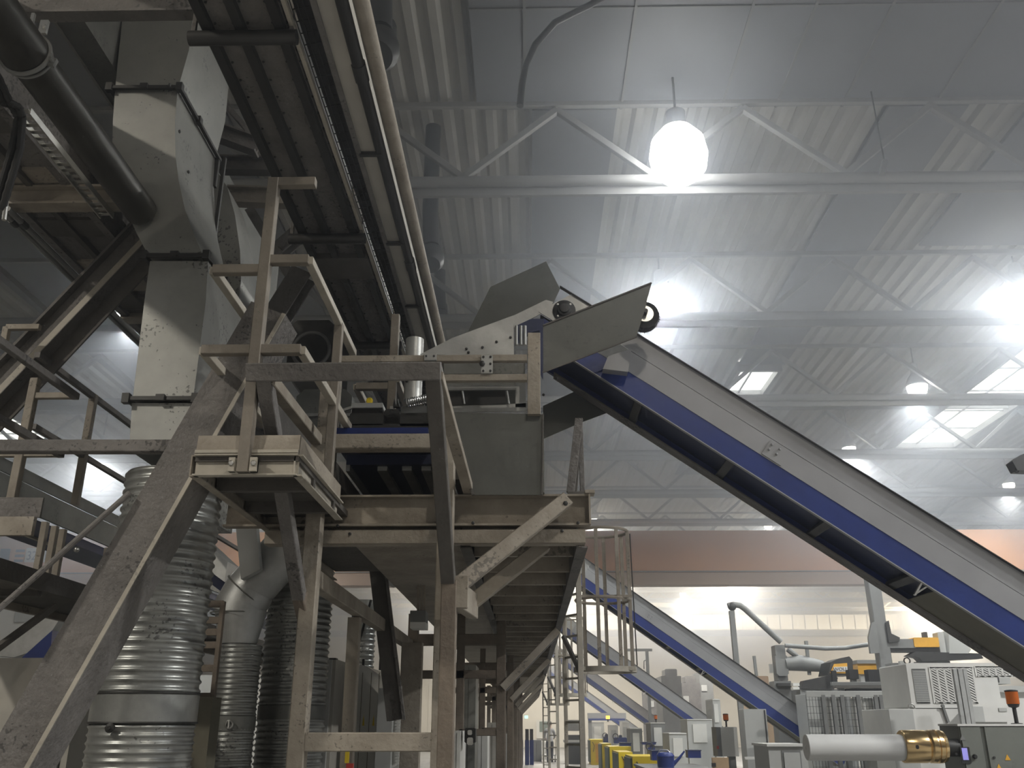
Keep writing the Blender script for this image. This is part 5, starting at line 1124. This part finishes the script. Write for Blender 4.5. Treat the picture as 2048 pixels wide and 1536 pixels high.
# far hazy machines
for (x0, y0, x1, Y, m, lb) in [(1322, 1338, 1362, 40, 'mgrey', 'hazy grey machine block far behind the second conveyor'), (1362, 1352, 1400, 46, 'dust', 'hazy brownish machine block, middle of the far group'), (1398, 1330, 1424, 48, 'mgrey', 'hazy tall machine block at the right of the far group'), (1292, 1362, 1322, 50, 'dust', 'hazy low machine block at the left of the far group'), (1500, 1352, 1545, 40, 'tan', 'tan hazy machine behind the gooseneck post')]:
    t = thing('far_machine', lb, 'machine', at((x0+x1)/2, Y)); floor_box(t, 'body', m, x0, y0+14, x1, Y, 2); pbx(t, 'head', m, x0+8, y0, x1-8, y0+14, Y+.4, 1.0, .2); pbx(t, 'panel', 'lgrey', x0+5, y0+40, x0+16, y0+52, Y-.04, .05)
t = thing('hose_gantry', 'thin angular hose gantry standing behind the second conveyor', 'gantry', at(1300, 38)); seg(t, 'post', 'mgrey', at(1301, 38), (P(1301, 1450, 38).x, 38, P(1301, 1300, 38).z), .12); a = P(1301, 1300, 38); seg(t, 'arm', 'mgrey', (a.x+.06, 38, a.z), (P(1248, 1300, 38).x, 38, a.z), .1); build('hose', MB().tube([P(1296, 1304, 38), P(1296, 1318, 38), P(1288, 1322, 38), P(1288, 1338, 38)], .02, 6), 'dark', t)
t = thing('jib_arm', 'dark end of a jib reaching into the picture at the right edge', 'jib', P(2040, 930, 9)); build('block', MB().plate([P(2018, 926, 9), P(2034, 914, 9), P(2075, 898, 9), P(2075, 946, 9), P(2028, 944, 9)], .14, (0, 1, 0)), 'dark', t); build('eye', MB().ring(P(2033, 941, 8.95), (0, 1, 0), .02, .008, 16, 6), 'dark', t); seg(t, 'jib', 'dark', P(2060, 920, 9), P(2300, 850, 9), .16); seg(t, 'mast', 'mgrey', at(2300, 9), (P(2300, 1450, 9).x, 9, P(2300, 840, 9).z), .2)
t = thing('pendant_cable', 'thin cable with a small plug hanging at the nearest roof truss', 'cable', P(1770, 345, 12.1)); build('cable', MB().tube([V((P(1745, 200, 12.1).x, 12.1, ZR-.13)), P(1755, 250, 12.1), P(1770, 330, 12.1)], .012, 6), 'dark', t); build('plug', MB().bar(P(1769, 322, 12.1), P(1764, 348, 12.1), .1, .07), 'mgrey', t)
t = thing('dark_workstation', 'dark machine bench behind the far ladder legs', 'bench', at(1148, 44)); floor_box(t, 'body', 'dark', 1134, 1470, 1162, 44, 1.0); pbx(t, 'hood', 'mgrey', 1132, 1440, 1164, 1462, 44.2, .8, .3); pbx(t, 'top', 'lgrey', 1128, 1480, 1160, 1485, 43.9, 1.0)
# ================================================================ the person far down the aisle
pc = P(1100, 1521, 45.7); Yp_ = 45.7
t = thing('person', 'person in grey-white shirt and dark trousers walking behind a trolley in the far aisle', 'person', (pc.x, Yp_, 0))
def skin_body():
    J = [(0, 0, .95), (0, -.01, 1.12), (0, -.02, 1.32), (0, -.01, 1.44), (0, .02, 1.54), (0, .04, 1.66), (0, .03, 1.74),
         (.18, -.01, 1.41), (.24, .10, 1.16), (.20, .32, 1.04), (.19, .40, 1.03), (-.18, -.01, 1.41), (-.24, .10, 1.16), (-.20, .32, 1.04), (-.19, .40, 1.03),
         (.09, .02, .88), (.10, .10, .50), (.10, .0, .09), (.10, .15, .04), (-.09, -.01, .88), (-.10, -.02, .50), (-.10, -.22, .12), (-.10, -.10, .04)]
    E_ = [(0, 1), (1, 2), (2, 3), (3, 4), (4, 5), (5, 6), (3, 7), (7, 8), (8, 9), (9, 10), (3, 11), (11, 12), (12, 13), (13, 14), (0, 15), (15, 16), (16, 17), (17, 18), (0, 19), (19, 20), (20, 21), (21, 22)]
    rad = [.14, .135, .15, .10, .055, .09, .075, .065, .048, .035, .04, .065, .048, .035, .04, .095, .062, .042, .04, .095, .062, .042, .04]
    me = bpy.data.meshes.new('body'); me.from_pydata([V(j) for j in J], E_, []); o = bpy.data.objects.new('body', me); COL.objects.link(o)
    md = o.modifiers.new('skin', 'SKIN'); sv = me.skin_vertices[0].data
    for i, r in enumerate(rad): sv[i].radius = (r, r*(.75 if i in (1, 2) else 1)); 
    sv[0].use_root = True
    sb = o.modifiers.new('sub', 'SUBSURF'); sb.levels = sb.render_levels = 2
    dg = bpy.context.evaluated_depsgraph_get(); dg.update(); m2 = bpy.data.meshes.new_from_object(o.evaluated_get(dg)); bpy.data.objects.remove(o); return m2
me = skin_body()
me.materials.clear(); me.materials.append(M['skin'])
for p_ in me.polygons: p_.use_smooth = True
o = bpy.data.objects.new('body', me); COL.objects.link(o); o.parent = t; W[o.name] = W[t.name]
def shell(nm, m, test, gr):                       # clothing: a grown copy of the covered skin
    b = bmesh.new(); b.from_mesh(me); b.normal_update()
    for v in b.verts: v.co += v.normal*gr
    bmesh.ops.delete(b, geom=[f for f in b.faces if not test(f.calc_center_median())], context='FACES')
    m3 = bpy.data.meshes.new(nm); b.to_mesh(m3); b.free(); m3.materials.clear(); m3.materials.append(M[m])
    for p_ in m3.polygons: p_.use_smooth = True
    oo = bpy.data.objects.new(nm, m3); COL.objects.link(oo); oo.parent = t; W[oo.name] = W[t.name]
shell('shirt', 'shirt', lambda c: c.z > .92 and c.z < 1.49 and c.y < .22, .014)
shell('trousers', 'trouser', lambda c: .10 < c.z < .98 and c.y < .25, .012)
shell('shoe', 'rubber', lambda c: c.z < .13 and c.x > 0, .014); shell('shoe', 'rubber', lambda c: c.z < .13 and c.x < 0, .014)
o0 = W[t.name]
hb_ = MB().sphere(o0+V((0, .025, 1.72)), .105, 10, (1, 1.08, .85)); build('hair', hb_, 'hair', t)
fc = MB().sphere(o0+V((-.035, .125, 1.67)), .012, 5).sphere(o0+V((.035, .125, 1.67)), .012, 5); split('eye', fc, 'hair', t)
build('nose', MB().sphere(o0+V((0, .135, 1.635)), .018, 6), 'skin', t)
for s_ in (-1, 1):
    build('ear', MB().sphere(o0+V((s_*.095, .04, 1.655)), .026, 6, (.5, 1, 1.3)), 'skin', t)
    for k in range(4): build('finger', MB().tube([o0+V((s_*(.16+k*.02), .42, 1.03)), o0+V((s_*(.16+k*.02), .46, 1.035)), o0+V((s_*(.16+k*.02), .465, 1.01))], .009, 6), 'skin', t)
    build('thumb', MB().tube([o0+V((s_*.15, .39, 1.03)), o0+V((s_*.14, .43, 1.01))], .01, 6), 'skin', t)
tr = V((pc.x-.02, Yp_+.45, 0)); t = thing('trolley', 'small grey push trolley in front of the walking person', 'trolley', tr)
build('handle', MB().tube([tr+V((-.3, 0, .3)), tr+V((-.3, 0, 1.02)), tr+V((.3, 0, 1.02)), tr+V((.3, 0, .3))], .018, 8), 'steel', t); build('tray', MB().box(tr+V((-.32, 0, .28)), tr+V((.32, .8, .33))), 'lgrey', t)
for a in ((-.28, .05), (.28, .05), (-.28, .75), (.28, .75)): build('wheel', MB().rev(tr+V((a[0]-.02, a[1], .08)), (1, 0, 0), [(.08, 0), (.08, .04)], 16), 'rubber', t); seg(t, 'leg', 'mgrey', tr+V((a[0], a[1], .1)), tr+V((a[0], a[1], .3)), .03)
HZ = (.006, .055)
# ---------------------------------------------------------------- haze
o = one('haze', MB().box((-30.6, -8.6, -.6), (30.6, YB+.6, ZR+.9)), 'wall', 'blue-grey smoke haze filling the hall, thickest under the roof', 'haze', None, 'stuff')
m = bpy.data.materials.new('haze'); m.use_nodes = True; nt = m.node_tree; nt.nodes.clear(); N = nt.nodes.new
out = N('ShaderNodeOutputMaterial'); vs = N('ShaderNodeVolumeScatter'); tc = N('ShaderNodeTexCoord'); sx = N('ShaderNodeSeparateXYZ'); mr = N('ShaderNodeMapRange')
mr.interpolation_type = 'SMOOTHSTEP'; mr.inputs['From Min'].default_value = 3.2; mr.inputs['From Max'].default_value = 8.5; mr.inputs['To Min'].default_value = HZ[0]; mr.inputs['To Max'].default_value = HZ[1]
nt.links.new(tc.outputs['Object'], sx.inputs[0]); nt.links.new(sx.outputs['Z'], mr.inputs['Value']); nt.links.new(mr.outputs['Result'], vs.inputs['Density'])
vs.inputs['Color'].default_value = (.80, .87, 1.0, 1); vs.inputs['Anisotropy'].default_value = .72
nt.links.new(vs.outputs['Volume'], out.inputs['Volume'])
o.data.materials.clear(); o.data.materials.append(m)
SC.cycles.volume_step_rate = 2.5; SC.cycles.volume_max_steps = 32
w = bpy.data.worlds.new('world'); SC.world = w; w.use_nodes = True
w.node_tree.nodes['Background'].inputs[0].default_value = (.02, .022, .025, 1)
cy = SC.cycles
for k in ('lens', 'lensw', 'amberl', 'amberon', 'screen', 'greenl', 'wallw'): M[k].cycles.emission_sampling = 'NONE'
cy.use_denoising = True
cy.max_bounces = 4; cy.diffuse_bounces = 3; cy.glossy_bounces = 3; cy.transmission_bounces = 2; cy.volume_bounces = 0; cy.transparent_max_bounces = 8
cy.sample_clamp_indirect = 4; cy.sample_clamp_direct = 0
cy.caustics_reflective = False; cy.caustics_refractive = False
cy.use_light_tree = True
cy.use_adaptive_sampling = True; cy.adaptive_threshold = .03; cy.adaptive_min_samples = 12
vs = SC.view_settings; vs.view_transform = 'Standard'; vs.look = 'None'; vs.gamma = 1; vs.use_curve_mapping = False; vs.exposure = 0.0
